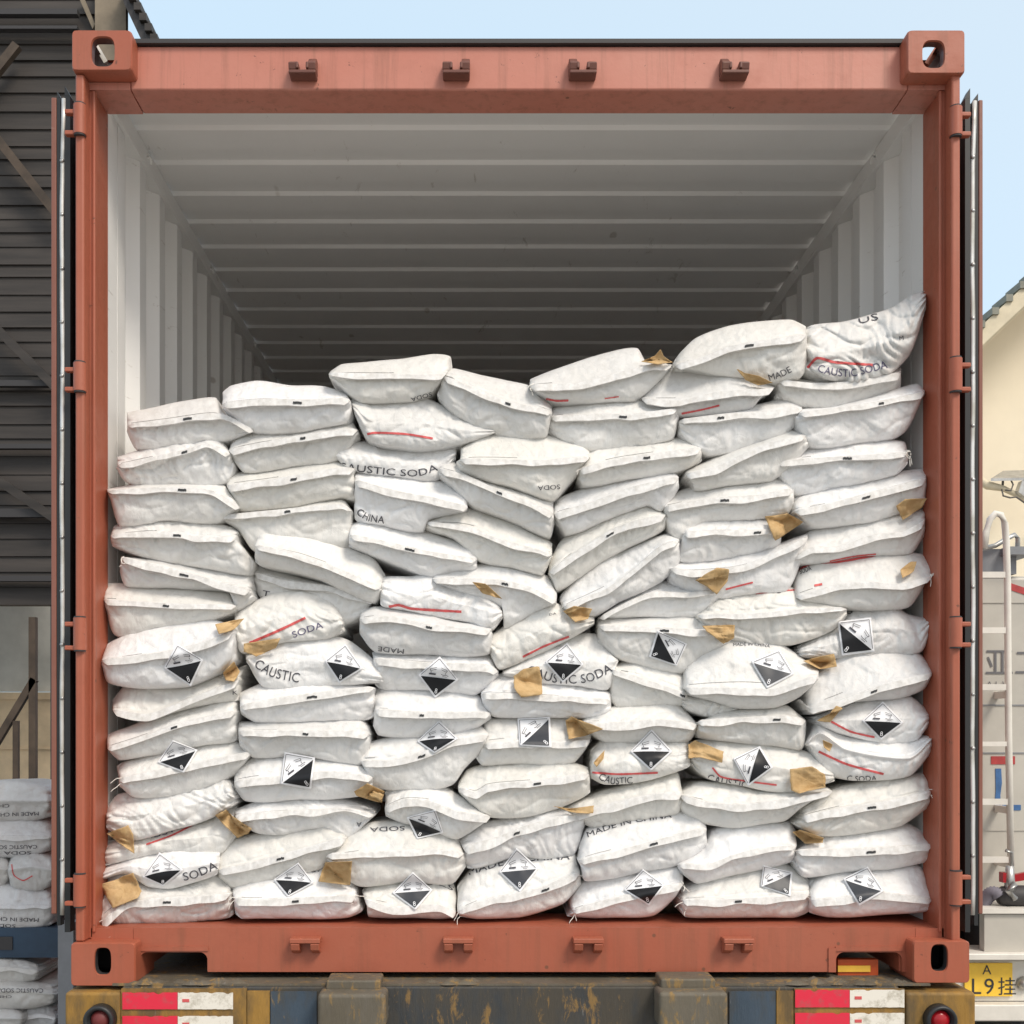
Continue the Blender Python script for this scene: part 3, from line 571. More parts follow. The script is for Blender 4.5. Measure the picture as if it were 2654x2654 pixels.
# ---------------------------------------------------------------- sacks
# (id, column, row from bottom, look, region, top edge, hem line or None, bottom edge, options)
S = [
('a1',1,14,'plain white sack with clean hem, topmost','A',[(215,605),(330,588),(600,540),(850,508),(900,600),(1130,735)],[(220,698),(500,665),(890,625),(1130,740)],[(215,740),(290,850),(600,830),(940,800),(1130,745)],{'dy':.02,'tag':.45}),
('a3',1,13,'sack with deep diagonal creases and rounded ends','A',[(150,920),(400,850),(700,800),(850,765),(940,860)],[(150,985),(400,935),(640,880),(800,840),(960,900)],[(140,1010),(200,1085),(300,1117),(650,1117),(930,1100),(1000,1020)],{'wr':1.3,'tag':.57}),
('a5',1,12,'flat white sack with high hem','A',[(80,1150),(300,1120),(700,1115),(900,1110),(950,1160)],[(80,1170),(400,1152),(700,1152),(850,1180),(1030,1290)],[(90,1200),(180,1390),(500,1360),(860,1375),(1030,1292)],{'tag':.52,'wr':.4}),
('a8',1,11,'sack with diagonal creases below its hem','A',[(130,1410),(400,1365),(700,1375),(960,1420),(1015,1440)],[(100,1490),(400,1470),(620,1480),(700,1500),(1000,1510)],[(110,1570),(300,1625),(700,1690),(1080,1750),(1130,1680)],{'tag':.5,'wr':.9}),
('a10',1,10,'sack sloping down right with frayed left end','E',[(230,110),(600,150),(1130,235),(1180,260)],[(230,125),(600,210),(1000,320),(1160,360)],[(220,220),(270,310),(600,330),(1000,370),(1060,490),(1190,420)],{'tag':.47,'thr':1}),
('e1',1,9,'level plain sack with straight hem','E',[(110,320),(500,330),(1000,380),(1060,470)],[(105,430),(600,460),(1060,470)],[(120,500),(180,650),(300,690),(500,635),(870,575),(1070,510)],{'tag':.45}),
('e2',1,8,'big bulging sack with corrosive diamond below its hem','E',[(130,740),(400,640),(850,580),(1030,610)],[(95,860),(250,850),(600,800),(900,715),(1040,650)],[(90,900),(140,1000),(350,1040),(700,1020),(930,930),(1040,860)],{'dy':-.03,'tag':None}),
('e5',1,7,'crumpled sack with torn brown paper at right end','E',[(170,1140),(270,1050),(700,1025),(1000,950),(1130,890)],[(165,1215),(420,1250),(600,1190),(850,1090),(1080,1000)],[(200,1240),(440,1290),(600,1235),(900,1160),(1070,1150)],{'wr':.6,'tag':None}),
('e6',1,6,'sack rising to the right with long slanted hem','E',[(130,1390),(300,1340),(500,1260),(900,1160),(1055,1130)],[(130,1495),(400,1410),(650,1320),(1055,1230)],[(150,1520),(220,1565),(600,1500),(850,1450),(1060,1430)],{'tag':.5}),
('e7',1,5,'clean sack with corrosive diamond on its upper face','E',[(200,1610),(500,1520),(850,1450),(1050,1440),(1160,1500)],[(215,1715),(600,1640),(1000,1560),(1165,1525)],[(215,1760),(330,1830),(600,1815),(900,1740),(1090,1650)],{'tag':None,'thr':1}),
('i1',1,4,'sack with many diagonal wrinkles and no hem showing','I',[(140,800),(250,690),(700,635),(1120,545),(1225,620)],None,[(150,960),(350,1040),(700,960),(1000,875),(1230,750)],{'wr':1.2}),
('i2',1,3,'sack showing a red line between two brown patches','I',[(150,1070),(360,1035),(700,960),(1050,870),(1230,740)],None,[(120,1270),(400,1200),(640,1150),(900,1160),(1110,1150),(1235,1010)],{'dy':.02,'wr':.5}),
('i3',1,2,'sack printed SODA with a bent corrosive diamond','I',[(120,1270),(400,1195),(640,1140),(900,1150),(1090,1140)],None,[(80,1410),(300,1330),(500,1430),(700,1440),(1075,1350)],{'dy':.0,'wr':.3}),
('i4',1,1,'creased sack with brown paper square at its left','I',[(90,1430),(300,1330),(480,1430),(750,1430),(1050,1345),(1185,1400)],[(105,1745),(300,1600),(520,1550),(900,1530),(1190,1500)],[(120,1762),(400,1748),(800,1728),(1200,1692)],{'wr':1.3,'tag':.52,'thr':1}),
('a2',2,14,'plump plain sack, topmost','A',[(905,460),(960,425),(1150,395),(1400,420),(1640,430),(1790,470)],[(900,545),(1200,520),(1500,525),(1750,515),(1820,520)],[(905,590),(1130,728),(1500,720),(1800,670),(1840,620)],{'dy':-.01,'tag':.55,'wr':.4}),
('a4',2,13,'slim sack tilted up to the right','A',[(960,810),(1080,755),(1400,725),(1820,670),(1870,720)],[(950,880),(1250,820),(1500,775),(1875,730)],[(960,930),(1060,1020),(1400,985),(1720,935),(1880,780)],{'tag':.55}),
('a6',2,12,'boxy sack with dark thread on slanted hem','A',[(930,1045),(1250,1010),(1700,935),(1850,1000)],[(930,1130),(1300,1080),(1700,1010),(1850,1005)],[(950,1180),(1030,1290),(1400,1265),(1760,1200),(1850,1230)],{'tag':.52}),
('a7',2,11,'tall faced sack tapering left under the boxy one','A',[(860,1340),(1300,1280),(1750,1210),(1830,1300)],[(870,1350),(1300,1310),(1750,1270),(1835,1310)],[(870,1370),(1010,1430),(1130,1565),(1300,1560),(1825,1580)],{'tag':.5,'dy':.02}),
('a9',2,10,'sack sloping steeply down to the right','O',[(492,1003),(600,1015),(700,1055),(727,1085)],[(480,1030),(560,1047),(620,1068),(718,1110)],[(482,1062),(600,1090),(705,1135),(725,1112)],{'tag':None,'dy':-.02}),
('a11',2,9,'half hidden grey shaded sack below the sloping one','E',[(1170,190),(1240,180),(1500,260),(1800,330),(2050,400)],[(1180,230),(1400,290),(1700,330),(2050,425)],[(1180,340),(1260,430),(1500,520),(1750,600),(1960,560)],{'dy':.05,'tag':None}),
('e3',2,8,'creased sack printed SODA with a rising red line','E',[(1045,520),(1300,400),(1520,360),(1720,440),(1810,520)],None,[(1035,700),(1100,800),(1350,730),(1700,690),(1825,650)],{'wr':.8,'dy':.0}),
('e4',2,7,'domed sack printed CAUSTIC with a corrosive diamond','O',[(463,1232),(530,1205),(600,1200),(660,1213),(722,1262)],None,[(465,1250),(497,1292),(560,1297),(640,1292),(722,1288)],{'dy':.01,'wr':.3}),
('e10',2,6,'long sack with small tear above its hem','E',[(1080,1090),(1300,1020),(1600,985),(1932,1020),(2040,1050)],[(1080,1190),(1400,1130),(1700,1090),(1932,1065),(2050,1055)],[(1090,1250),(1200,1300),(1500,1290),(1932,1270),(2045,1260)],{'tag':.5,'wr':.5}),
('e9',2,5,'level sack with thick hem casting shadow','E',[(1070,1300),(1500,1290),(1932,1270),(2000,1330)],[(1070,1370),(1500,1372),(1932,1375),(2010,1390)],[(1080,1480),(1180,1540),(1600,1540),(1932,1590),(2010,1500)],{'tag':.5}),
('i8',2,4,'rounded sack with corrosive diamond turned on its side','E',[(1040,1640),(1200,1550),(1600,1550),(1932,1600),(2050,1680)],[(1040,1730),(1400,1700),(1750,1665),(2040,1700)],[(1050,1790),(1120,1855),(1500,1850),(1932,1820),(2040,1760)],{'tag':None,'wr':.5}),
('i7',2,3,'crumpled sack under brown paper at its right','I',[(1210,800),(1400,740),(1700,700),(1932,680),(2150,720),(2390,800)],[(1220,870),(1500,830),(1932,810),(2150,800),(2385,850)],[(1220,900),(1400,990),(1600,1000),(1932,940),(2170,1030),(2310,930)],{'wr':1.0,'tag':None}),
('i5',2,2,'tilted sack with brown paper hanging over its top','I',[(1070,1150),(1200,1070),(1600,970),(1932,930),(2085,950)],[(1080,1310),(1300,1270),(1600,1190),(1932,1100),(2150,1040)],[(1090,1380),(1200,1440),(1600,1360),(1932,1280),(2150,1110)],{'tag':.46}),
('i6',2,1,'sack with diamond label, brown square to its right','I',[(1200,1440),(1500,1370),(1700,1330),(1932,1290),(2230,1400)],[(1210,1540),(1400,1560),(1700,1540),(2240,1520)],[(1230,1680),(1280,1705),(1700,1700),(2150,1690),(2290,1650)],{'tag':.48,'thr':2}),
('b5',3,13,'clean sack with faint hem, topmost','B',[(20,310),(100,265),(500,230),(750,195),(870,210),(890,280)],[(5,330),(400,342),(800,345),(850,320)],[(20,370),(150,470),(260,525),(600,505),(740,450),(860,330)],{'tag':None,'dy':-.01}),
('b4',3,12,'sack face showing red line over cut off letters','B',[(160,510),(350,540),(700,520),(850,580),(1200,720)],None,[(190,620),(290,800),(500,845),(900,840),(1200,760)],{'wr':.6}),
('b3',3,11,'pinched sack with SODA printed along its bottom','B',[(-40,815),(330,815),(380,850),(700,840),(940,830)],None,[(20,900),(150,1000),(500,1060),(780,1075),(900,950)],{'wr':.4,'dy':.02}),
('b2',3,10,'sack with ragged hem shadow falling to the right','B',[(190,1010),(500,1050),(900,1130),(1000,1200)],[(190,1095),(500,1180),(750,1225),(1000,1290)],[(190,1370),(400,1400),(670,1435),(730,1360),(995,1300)],{'tag':None,'wr':.5}),
('b1',3,9,'boxy sack with square cut right end','B',[(160,1400),(300,1380),(700,1470),(1060,1560)],[(150,1480),(400,1530),(700,1600),(1065,1660)],[(150,1560),(400,1650),(720,1770),(900,1745),(1070,1740)],{'tag':.45}),
('f4',3,8,'sack facing out with a wavy red line','F',[(430,260),(640,265),(780,250),(950,340),(1180,380),(1295,470)],None,[(430,470),(700,510),(1050,580),(1230,635),(1305,560)],{'wr':.7}),
('f3',3,7,'sack with broad pale flap and grey rounded face','F',[(290,505),(400,475),(700,510),(1000,580),(1225,605)],[(280,565),(500,550),(800,610),(1225,645)],[(285,680),(400,780),(800,800),(1200,805),(1240,690)],{'tag':.5,'dy':-.01}),
('f2',3,6,'level sack with diamond label hanging at centre','F',[(370,800),(800,800),(1200,810),(1275,930)],[(380,850),(800,885),(1200,900),(1275,940)],[(390,1040),(470,1058),(800,1062),(1100,1092),(1275,975)],{'tag':None}),
('f1',3,5,'neat sack with double hem and dark thread','F',[(390,1070),(600,1060),(1000,1080),(1130,1120),(1220,1230)],[(388,1215),(700,1235),(1050,1240),(1220,1240)],[(380,1340),(420,1390),(900,1380),(1100,1340),(1222,1275)],{'tag':.4}),
('j4',3,4,'curved sack rising right, diamond label at top','J',[(480,240),(900,160),(1200,130),(1420,110),(1560,160)],[(430,400),(700,395),(950,330),(1200,230),(1500,185)],[(445,430),(550,590),(1000,608),(1200,560),(1300,440),(1500,260)],{'tag':.45}),
('j3',3,3,'sack with arched flap and tilted black label','J',[(640,640),(800,605),(1100,610),(1250,690),(1520,850)],[(640,790),(800,720),(1000,730),(1250,825),(1520,860)],[(640,860),(800,905),(1000,940),(1230,1025),(1400,945),(1510,880)],{'tag':None,'wr':.5}),
('j2',3,2,'broad sack with upside down SODA at its top','J',[(170,1160),(350,1000),(500,930),(800,930),(1180,1000),(1260,1060)],[(150,1185),(430,1180),(700,1165),(1000,1150),(1300,1170)],[(145,1230),(430,1420),(800,1385),(1200,1392),(1310,1290)],{'tag':None}),
('j1',3,1,'sack with arched hem and centred diamond label','J',[(440,1460),(700,1400),(900,1385),(1150,1390),(1225,1460)],[(470,1550),(700,1620),(950,1600),(1100,1605),(1235,1660)],[(480,1600),(510,1692),(900,1697),(1235,1700)],{'tag':None}),
('b6',4,12,'sack sloping down right with vertical creases, topmost','B',[(830,310),(900,290),(1100,350),(1440,430),(1610,560)],[(825,345),(1000,420),(1300,530),(1605,600)],[(780,480),(900,590),(1200,755),(1550,768),(1600,650)],{'tag':.58,'wr':.6}),
('b7',4,11,'boat shaped sack hanging over a dark gap','B',[(950,850),(1100,775),(1500,775),(1860,830)],[(945,940),(1200,945),(1500,952),(1875,925)],[(920,960),(950,1020),(1300,1120),(1600,1205),(1740,1085),(1870,940)],{'tag':None,'dy':-.02}),
('b8',4,10,'narrow sack sloping down beneath the boat shaped one','B',[(820,950),(900,960),(1100,1080),(1400,1170),(1612,1240)],[(800,1010),(1000,1070),(1200,1160),(1400,1230),(1612,1330)],[(790,1060),(900,1140),(1050,1270),(1300,1370),(1590,1480),(1620,1400)],{'tag':.5}),
('b9',4,9,'sack sloping down right with wide bright flap','B',[(720,1360),(960,1290),(1200,1350),(1400,1440),(1612,1540)],[(705,1395),(1000,1430),(1200,1510),(1600,1625)],[(700,1440),(900,1510),(1080,1645),(1300,1695),(1530,1755),(1605,1640)],{'tag':None}),
('b10',4,8,'sack with small brown paper flap on its face','F',[(800,240),(1120,180),(1400,200),(1620,260),(1690,360)],[(800,280),(1250,290),(1500,340),(1690,440)],[(850,330),(1100,400),(1300,480),(1320,610),(1500,530),(1695,445)],{'tag':.55}),
('c16',4,7,'thin slanted sack with folds and brown paper tip','F',[(1200,700),(1400,580),(1650,450),(1790,520),(1960,540)],None,[(1210,790),(1280,905),(1500,835),(1750,715),(1960,610)],{'wr':.9,'dy':.0}),
('c17',4,6,'sack printed SODA with level corrosive diamond','G',[(-130,1070),(60,950),(310,850),(540,830),(690,980)],None,[(-130,1105),(100,1150),(400,1160),(620,1195),(700,1010)],{'dy':.01}),
('c18',4,5,'sack carrying an orange brown paper square','G',[(-290,1200),(-210,1130),(-60,1090),(150,1140),(500,1175),(640,1210)],[(-290,1240),(0,1250),(300,1262),(645,1285)],[(-270,1330),(-190,1390),(100,1400),(500,1402),(650,1370)],{'tag':None}),
('c24',4,4,'sack with square standing diamond label beside brown paper','F',[(1180,1290),(1500,1265),(1750,1280),(1940,1350)],[(1170,1465),(1450,1440),(1700,1450),(1935,1430)],[(1110,1560),(1160,1602),(1400,1580),(1800,1592),(1935,1455)],{'tag':None}),
('k6',4,3,'fat sack with vertical creases on its face','J',[(1250,560),(1320,480),(1600,420),(1932,405),(2200,410),(2330,440)],[(1250,620),(1400,670),(1500,610),(1932,570),(2345,510)],[(1255,660),(1500,845),(1771,838),(2100,765),(2350,660)],{'tag':.58,'wr':.6}),
('k4',4,2,'dull wrinkled sack above the one reading MADE','J',[(1250,1050),(1450,930),(1750,850),(2000,790),(2270,800)],[(1290,1130),(1600,1040),(1800,960),(2100,880),(2310,850)],[(1320,1290),(1500,1240),(1700,1190),(2000,1195),(2200,1150),(2315,900)],{'wr':1.1,'tag':.42,'dy':.01}),
('k1',4,1,'sack printed MADE IN CHINA across its diamond label','J',[(1240,1430),(1400,1300),(1700,1220),(2200,1150),(2260,1280)],[(1245,1655),(1500,1560),(1932,1470),(2265,1330)],[(1260,1692),(1400,1704),(1771,1680),(2120,1570),(2270,1430)],{'tag':.68,'thr':2}),
('c1',5,14,'bright sack rising right behind torn paper, topmost','C',[(70,640),(300,560),(600,470),(830,435),(900,520),(1080,540)],[(60,690),(400,680),(700,610),(950,545),(1085,545)],[(70,720),(250,805),(600,795),(820,785),(1080,560)],{'tag':None,'thr':1}),
('c2',5,13,'stout level sack with dark thread mid hem','C',[(220,840),(500,790),(820,775),(1120,820)],[(210,915),(600,900),(800,900),(1125,855)],[(180,1020),(480,1140),(800,1115),(1080,1055),(1130,930)],{'tag':.54,'wr':.4}),
('c6',5,12,'long slim sack with frayed corner at lower left','C',[(420,1250),(500,1150),(900,1090),(1200,1070),(1290,1120)],[(410,1290),(700,1220),(900,1188),(1295,1135)],[(410,1370),(440,1405),(800,1345),(1100,1305),(1295,1225)],{'tag':.53,'thr':1}),
('c8',5,11,'sack rising right beside a dark triangular gap','C',[(240,1510),(500,1420),(900,1330),(1100,1310)],[(232,1610),(500,1530),(800,1420),(1130,1345)],[(240,1650),(330,1745),(600,1645),(900,1535),(1000,1575),(1135,1430)],{'tag':None}),
('c10',5,10,'steep sack leaning up to the right, upper of two','G',[(200,300),(300,150),(600,-30),(900,-115),(1035,-60)],[(200,370),(400,230),(700,50),(1040,-45)],[(205,390),(260,482),(400,410),(600,270),(1020,60),(1045,-10)],{'tag':.52}),
('c11',5,9,'steep sack leaning up to the right, lower of two','G',[(280,540),(500,330),(800,200),(1040,90),(1130,120)],[(300,620),(600,500),(800,360),(1000,190),(1135,140)],[(330,645),(520,665),(700,575),(1000,425),(1130,285),(1145,180)],{'tag':None}),
('c14',5,8,'low sack with wavy loose flap','G',[(550,690),(700,590),(1000,440),(1200,450),(1440,470)],[(560,700),(800,575),(960,520),(1200,525),(1440,490)],[(570,705),(800,685),(1100,682),(1290,672),(1440,560)],{'tag':None,'dy':.02,'wr':.5}),
('c15',5,7,'sack with diamond label lying on its side','G',[(550,700),(900,690),(1260,690),(1510,750)],[(555,755),(900,770),(1260,790),(1515,800)],[(555,870),(700,975),(1150,1065),(1300,955),(1515,870)],{'tag':.47}),
('c19',5,6,'short sack with a slanting dark hem line','G',[(650,1030),(850,990),(1080,1030),(1180,1120)],[(640,1060),(900,1140),(1190,1240)],[(630,1270),(700,1322),(1000,1325),(1230,1310)],{'tag':.9,'dy':.01}),
('c21',5,5,'bright flat sack with faint hem','G',[(440,1410),(660,1330),(1100,1310),(1260,1450)],[(440,1440),(700,1450),(1000,1430),(1265,1460)],[(450,1490),(600,1570),(1000,1572),(1200,1560),(1265,1480)],{'tag':None}),
('c23',5,4,'sack with upright diamond label above a red line','G',[(500,1640),(600,1580),(900,1560),(1200,1560)],None,[(505,1840),(600,1875),(800,1865),(1210,1760)],{'wr':.6,'dy':.0}),
('k5',5,3,'sack with soft folded flap sloping up right','K',[(350,790),(700,640),(1100,550),(1300,500),(1350,640)],[(450,840),(800,740),(1150,670),(1355,660)],[(540,930),(600,942),(900,885),(1300,825),(1355,730)],{'tag':None,'wr':.9}),
('k3',5,2,'bright sack printed MADE IN CHINA along its top','K',[(490,1110),(560,980),(900,880),(1250,830),(1500,860),(1545,930)],[(485,1225),(800,1150),(1200,1040),(1550,960)],[(500,1280),(540,1385),(900,1325),(1300,1245),(1555,1105)],{'tag':.55}),
('k2',5,1,'low sack rising right with label over its hem','K',[(400,1530),(540,1400),(900,1330),(1300,1260),(1350,1330)],[(430,1645),(700,1570),(1000,1500),(1350,1420)],[(380,1690),(700,1692),(1100,1672),(1280,1535),(1350,1440)],{'tag':None,'thr':2}),
('c4',6,14,'large arched plain sack, topmost','C',[(1095,500),(1250,370),(1500,270),(1932,225),(2040,260)],[(1100,550),(1300,500),(1500,420),(1932,350),(2045,330)],[(1110,570),(1350,595),(1600,615),(1800,640),(2000,600),(2055,500)],{'tag':.55,'dy':-.01}),
('c3',6,13,'bright sack with curled brown paper at right end','C',[(840,775),(990,600),(1200,580),(1550,590),(1815,690)],[(860,780),(1130,800),(1400,740),(1700,722),(1815,705)],[(900,800),(1130,905),(1400,885),(1650,845),(1730,760)],{'tag':None}),
('c5',6,12,'long sack rising right with dark mark near hem','C',[(1130,930),(1400,880),(1700,820),(1900,785),(2010,830)],[(1135,945),(1500,900),(1800,880),(2010,855)],[(1130,1040),(1340,1168),(1600,1125),(1880,1035),(2020,910)],{'tag':.3}),
('c7',6,11,'long wedge sack rising steeply to the right','C',[(1180,1290),(1500,1160),(1750,1070),(1932,1010),(2030,1020)],[(1180,1330),(1400,1280),(1700,1140),(2035,1045)],[(1220,1380),(1250,1432),(1600,1375),(1800,1345),(2070,1115)],{'tag':None}),
('c9',6,10,'rounded level sack with thin creases','C',[(1025,1490),(1200,1430),(1600,1370),(1900,1360),(1945,1440)],[(1020,1560),(1400,1500),(1700,1480),(1950,1430)],[(1020,1620),(1060,1725),(1140,1780),(1300,1660),(1500,1645),(1900,1605),(1955,1540)],{'tag':.45}),
('c12',6,9,'short sack with brown paper on its right corner','G',[(1190,10),(1240,-10),(1500,-30),(1850,-10)],[(1160,90),(1400,85),(1860,75)],[(1140,140),(1150,275),(1500,255),(1860,190)],{'tag':.72}),
('c13',6,8,'broad sack with lifted flap and brown printed paper','G',[(1060,330),(1130,280),(1500,250),(1800,180),(2050,80)],[(1062,340),(1230,370),(1600,330),(1900,200),(2052,120)],[(1060,440),(1200,490),(1450,540),(1700,500),(1900,480),(2025,250)],{'tag':None}),
('d8',6,7,'crumpled open topped sack over a brown paper block','H',[(-110,660),(60,540),(250,480),(580,490),(750,570),(950,620)],[(-120,680),(300,672),(600,645),(955,630)],[(-110,720),(150,850),(300,872),(580,872),(850,765),(955,680)],{'tag':None,'wr':.8}),
('c20',6,6,'big domed sack with large tilted diamond label','G',[(1170,1020),(1400,900),(1550,860),(1800,870),(2000,990),(2130,1070)],[(1175,1200),(1600,1205),(1800,1210),(2130,1110)],[(1190,1240),(1350,1275),(1550,1325),(1800,1328),(1990,1255),(2130,1140)],{'tag':None,'dy':-.03}),
('c22',6,5,'short sack with crumpled left end and thread mark','G',[(1265,1450),(1400,1375),(1600,1330),(1900,1325),(2035,1420)],[(1262,1440),(1500,1425),(1900,1405),(2040,1430)],[(1260,1540),(1500,1575),(1800,1595),(2000,1612),(2045,1490)],{'tag':.68,'wr':.8}),
('c25',6,4,'sack with black label turned right, above red line','G',[(1200,1600),(1400,1560),(1800,1590),(2080,1680),(2240,1780)],None,[(1220,1740),(1340,1835),(1600,1885),(1950,1935),(2240,1860)],{'dy':.0,'wr':.3}),
('l6',6,3,'wide sagging sack with bright flap','L',[(-450,650),(-300,590),(0,595),(200,640),(780,610),(830,640)],[(-450,680),(-200,755),(100,770),(500,720),(830,650)],[(-450,830),(-250,902),(0,942),(300,905),(460,870),(620,740)],{'tag':None}),
('l5',6,2,'sack with curled bright flap and torn paper tip','L',[(-460,1230),(-250,1130),(-170,1000),(0,950),(460,920),(530,990)],[(-460,1260),(-200,1255),(0,1185),(200,1130),(530,1100)],[(-430,1330),(-300,1400),(0,1332),(350,1265),(520,1230)],{'tag':None,'wr':.4}),
('l4',6,1,'low sack with label close to its right end','L',[(-430,1450),(-200,1370),(0,1325),(400,1260),(635,1390)],[(-430,1560),(0,1550),(400,1530),(640,1500)],[(-435,1640),(-400,1682),(0,1682),(500,1682),(640,1640)],{'tag':.42,'thr':2}),
('d1',7,14,'loose crinkled sack printed CAUSTIC SODA, topmost','D',[(655,270),(900,252),(1100,200),(1280,140),(1400,60),(1520,5)],None,[(660,580),(800,630),(1000,640),(1250,590),(1400,450),(1520,130)],{'wr':2.0}),
('d2',7,13,'stiff sack under the crinkled printed one','D',[(470,620),(700,640),(1000,625),(1340,555)],[(460,650),(700,680),(1000,665),(1342,600)],[(450,780),(620,835),(900,845),(1335,710)],{'tag':None,'dy':.03}),
('d3',7,12,'sack with fanned creases and a rolled hem','D',[(620,850),(850,840),(1100,780),(1450,680),(1510,715)],[(610,885),(900,850),(1200,800),(1510,735)],[(560,930),(700,1105),(1000,1085),(1350,1005),(1510,750)],{'tag':.62,'wr':.5}),
('d4',7,11,'smooth sack with knotted thread at its right end','D',[(450,1200),(700,1120),(1000,1075),(1360,1090),(1390,1170)],[(440,1230),(700,1212),(1000,1192),(1390,1168)],[(420,1290),(590,1445),(900,1405),(1300,1315),(1390,1250)],{'tag':.5,'thr':3}),
('d5',7,10,'long sack above brown paper near the frame','D',[(580,1490),(900,1400),(1300,1310),(1520,1290)],[(575,1590),(800,1550),(1100,1470),(1400,1390),(1522,1355)],[(600,1630),(700,1685),(1100,1645),(1500,1525),(1522,1450)],{'tag':.5}),
('d6',7,9,'bright sack with brown paper in its raised corner','H',[(570,240),(680,90),(900,30),(1300,-60),(1520,-100)],[(570,270),(700,200),(900,190),(1150,110),(1350,85),(1515,0)],[(575,310),(800,295),(1100,245),(1400,225),(1515,90)],{'tag':None,'dy':.01}),
('d7',7,8,'brilliant white sack with upright frayed tail','H',[(570,380),(700,300),(1000,260),(1300,240),(1470,240),(1565,270)],[(590,550),(900,465),(1100,450),(1350,460),(1560,400)],[(620,590),(800,602),(1100,625),(1380,605),(1480,490),(1565,340)],{'tag':None,'thr':3}),
('d9',7,7,'sack with square standing diamond label and red print','H',[(600,900),(850,765),(1000,650),(1250,600),(1400,680),(1565,690)],None,[(620,965),(900,980),(1200,940),(1480,925),(1565,740)],{'wr':.6,'dy':.01}),
('d10',7,6,'bulky sack rising right with bright rolled hem','H',[(640,1190),(900,1000),(1200,940),(1450,950),(1560,1040)],[(670,1355),(900,1290),(1200,1180),(1562,1090)],[(620,1270),(700,1375),(1000,1295),(1300,1262),(1500,1205),(1565,1115)],{'tag':.5,'dy':-.02}),
('d11',7,5,'sack with level diamond label and curved red line','H',[(720,1410),(900,1330),(1100,1280),(1400,1265),(1540,1360)],None,[(740,1450),(930,1525),(1200,1575),(1450,1560),(1545,1450)],{'wr':.6}),
('d12',7,4,'folded sack with long red line and curled end','H',[(650,1580),(740,1450),(950,1535),(1400,1560),(1565,1520)],[(660,1600),(760,1520),(950,1640),(1400,1700),(1560,1560)],[(680,1620),(800,1790),(1000,1850),(1400,1818),(1565,1640)],{'tag':None,'wr':.5,'hem':0}),
('l1',7,3,'sack with straight rising hem and knotted right end','L',[(580,750),(900,620),(1200,560),(1600,510),(1650,570)],[(570,870),(900,800),(1300,740),(1660,655)],[(510,920),(700,1003),(1000,985),(1400,915),(1660,755)],{'tag':.5,'thr':3}),
('l2',7,2,'level sack with dark thread at centre of its hem','L',[(530,1120),(740,1010),(1100,960),(1450,930),(1655,1050)],[(520,1145),(900,1140),(1300,1122),(1665,1092)],[(510,1250),(600,1352),(900,1305),(1300,1285),(1665,1212)],{'tag':.52,'thr':3}),
('l3',7,1,'flat sack with tilted grey black diamond','L',[(640,1400),(800,1340),(1200,1290),(1550,1290),(1655,1400)],[(638,1562),(900,1545),(1200,1500),(1400,1520),(1665,1552)],[(640,1650),(800,1680),(1200,1675),(1640,1645),(1665,1600)],{'tag':None}),
]
def curve(pts, n):
    pts = [Vector(p) for p in pts]; out = []
    seg = [max(1e-3, (pts[i + 1] - pts[i]).length) for i in range(len(pts) - 1)]; tot = sum(seg); cum = [0]
    for s_ in seg: cum.append(cum[-1] + s_)
    k = 0
    for i in range(n + 1):
        d = tot * i / n
        while k < len(seg) - 1 and d > cum[k + 1]: k += 1
        t = (d - cum[k]) / seg[k]
        p1, p2 = pts[k], pts[k + 1]; p0 = pts[k - 1] if k else p1 * 2 - p2; p3 = pts[k + 2] if k + 2 < len(pts) else p2 * 2 - p1
        m1 = (p2 - p0) * .5 * (1 if k == 0 else 2 * seg[k] / (seg[k] + seg[k - 1])); m2 = (p3 - p1) * .5 * (1 if k == len(seg) - 1 else 2 * seg[k] / (seg[k] + seg[k + 1]))
        m1 *= .75; m2 *= .75
        out.append((2 * t**3 - 3 * t**2 + 1) * p1 + (t**3 - 2 * t**2 + t) * m1 + (-2 * t**3 + 3 * t**2) * p2 + (t**3 - t**2) * m2)
    return out
ORD = ['', 'first', 'second', 'third', 'fourth', 'fifth', 'sixth', 'seventh', 'eighth', 'ninth', 'tenth', 'eleventh', 'twelfth', 'thirteenth', 'fourteenth']
COL = ['', 'leftmost', 'second', 'third', 'middle', 'fifth', 'sixth', 'rightmost']
SK = {}; allv = []; allf = []; fown = []
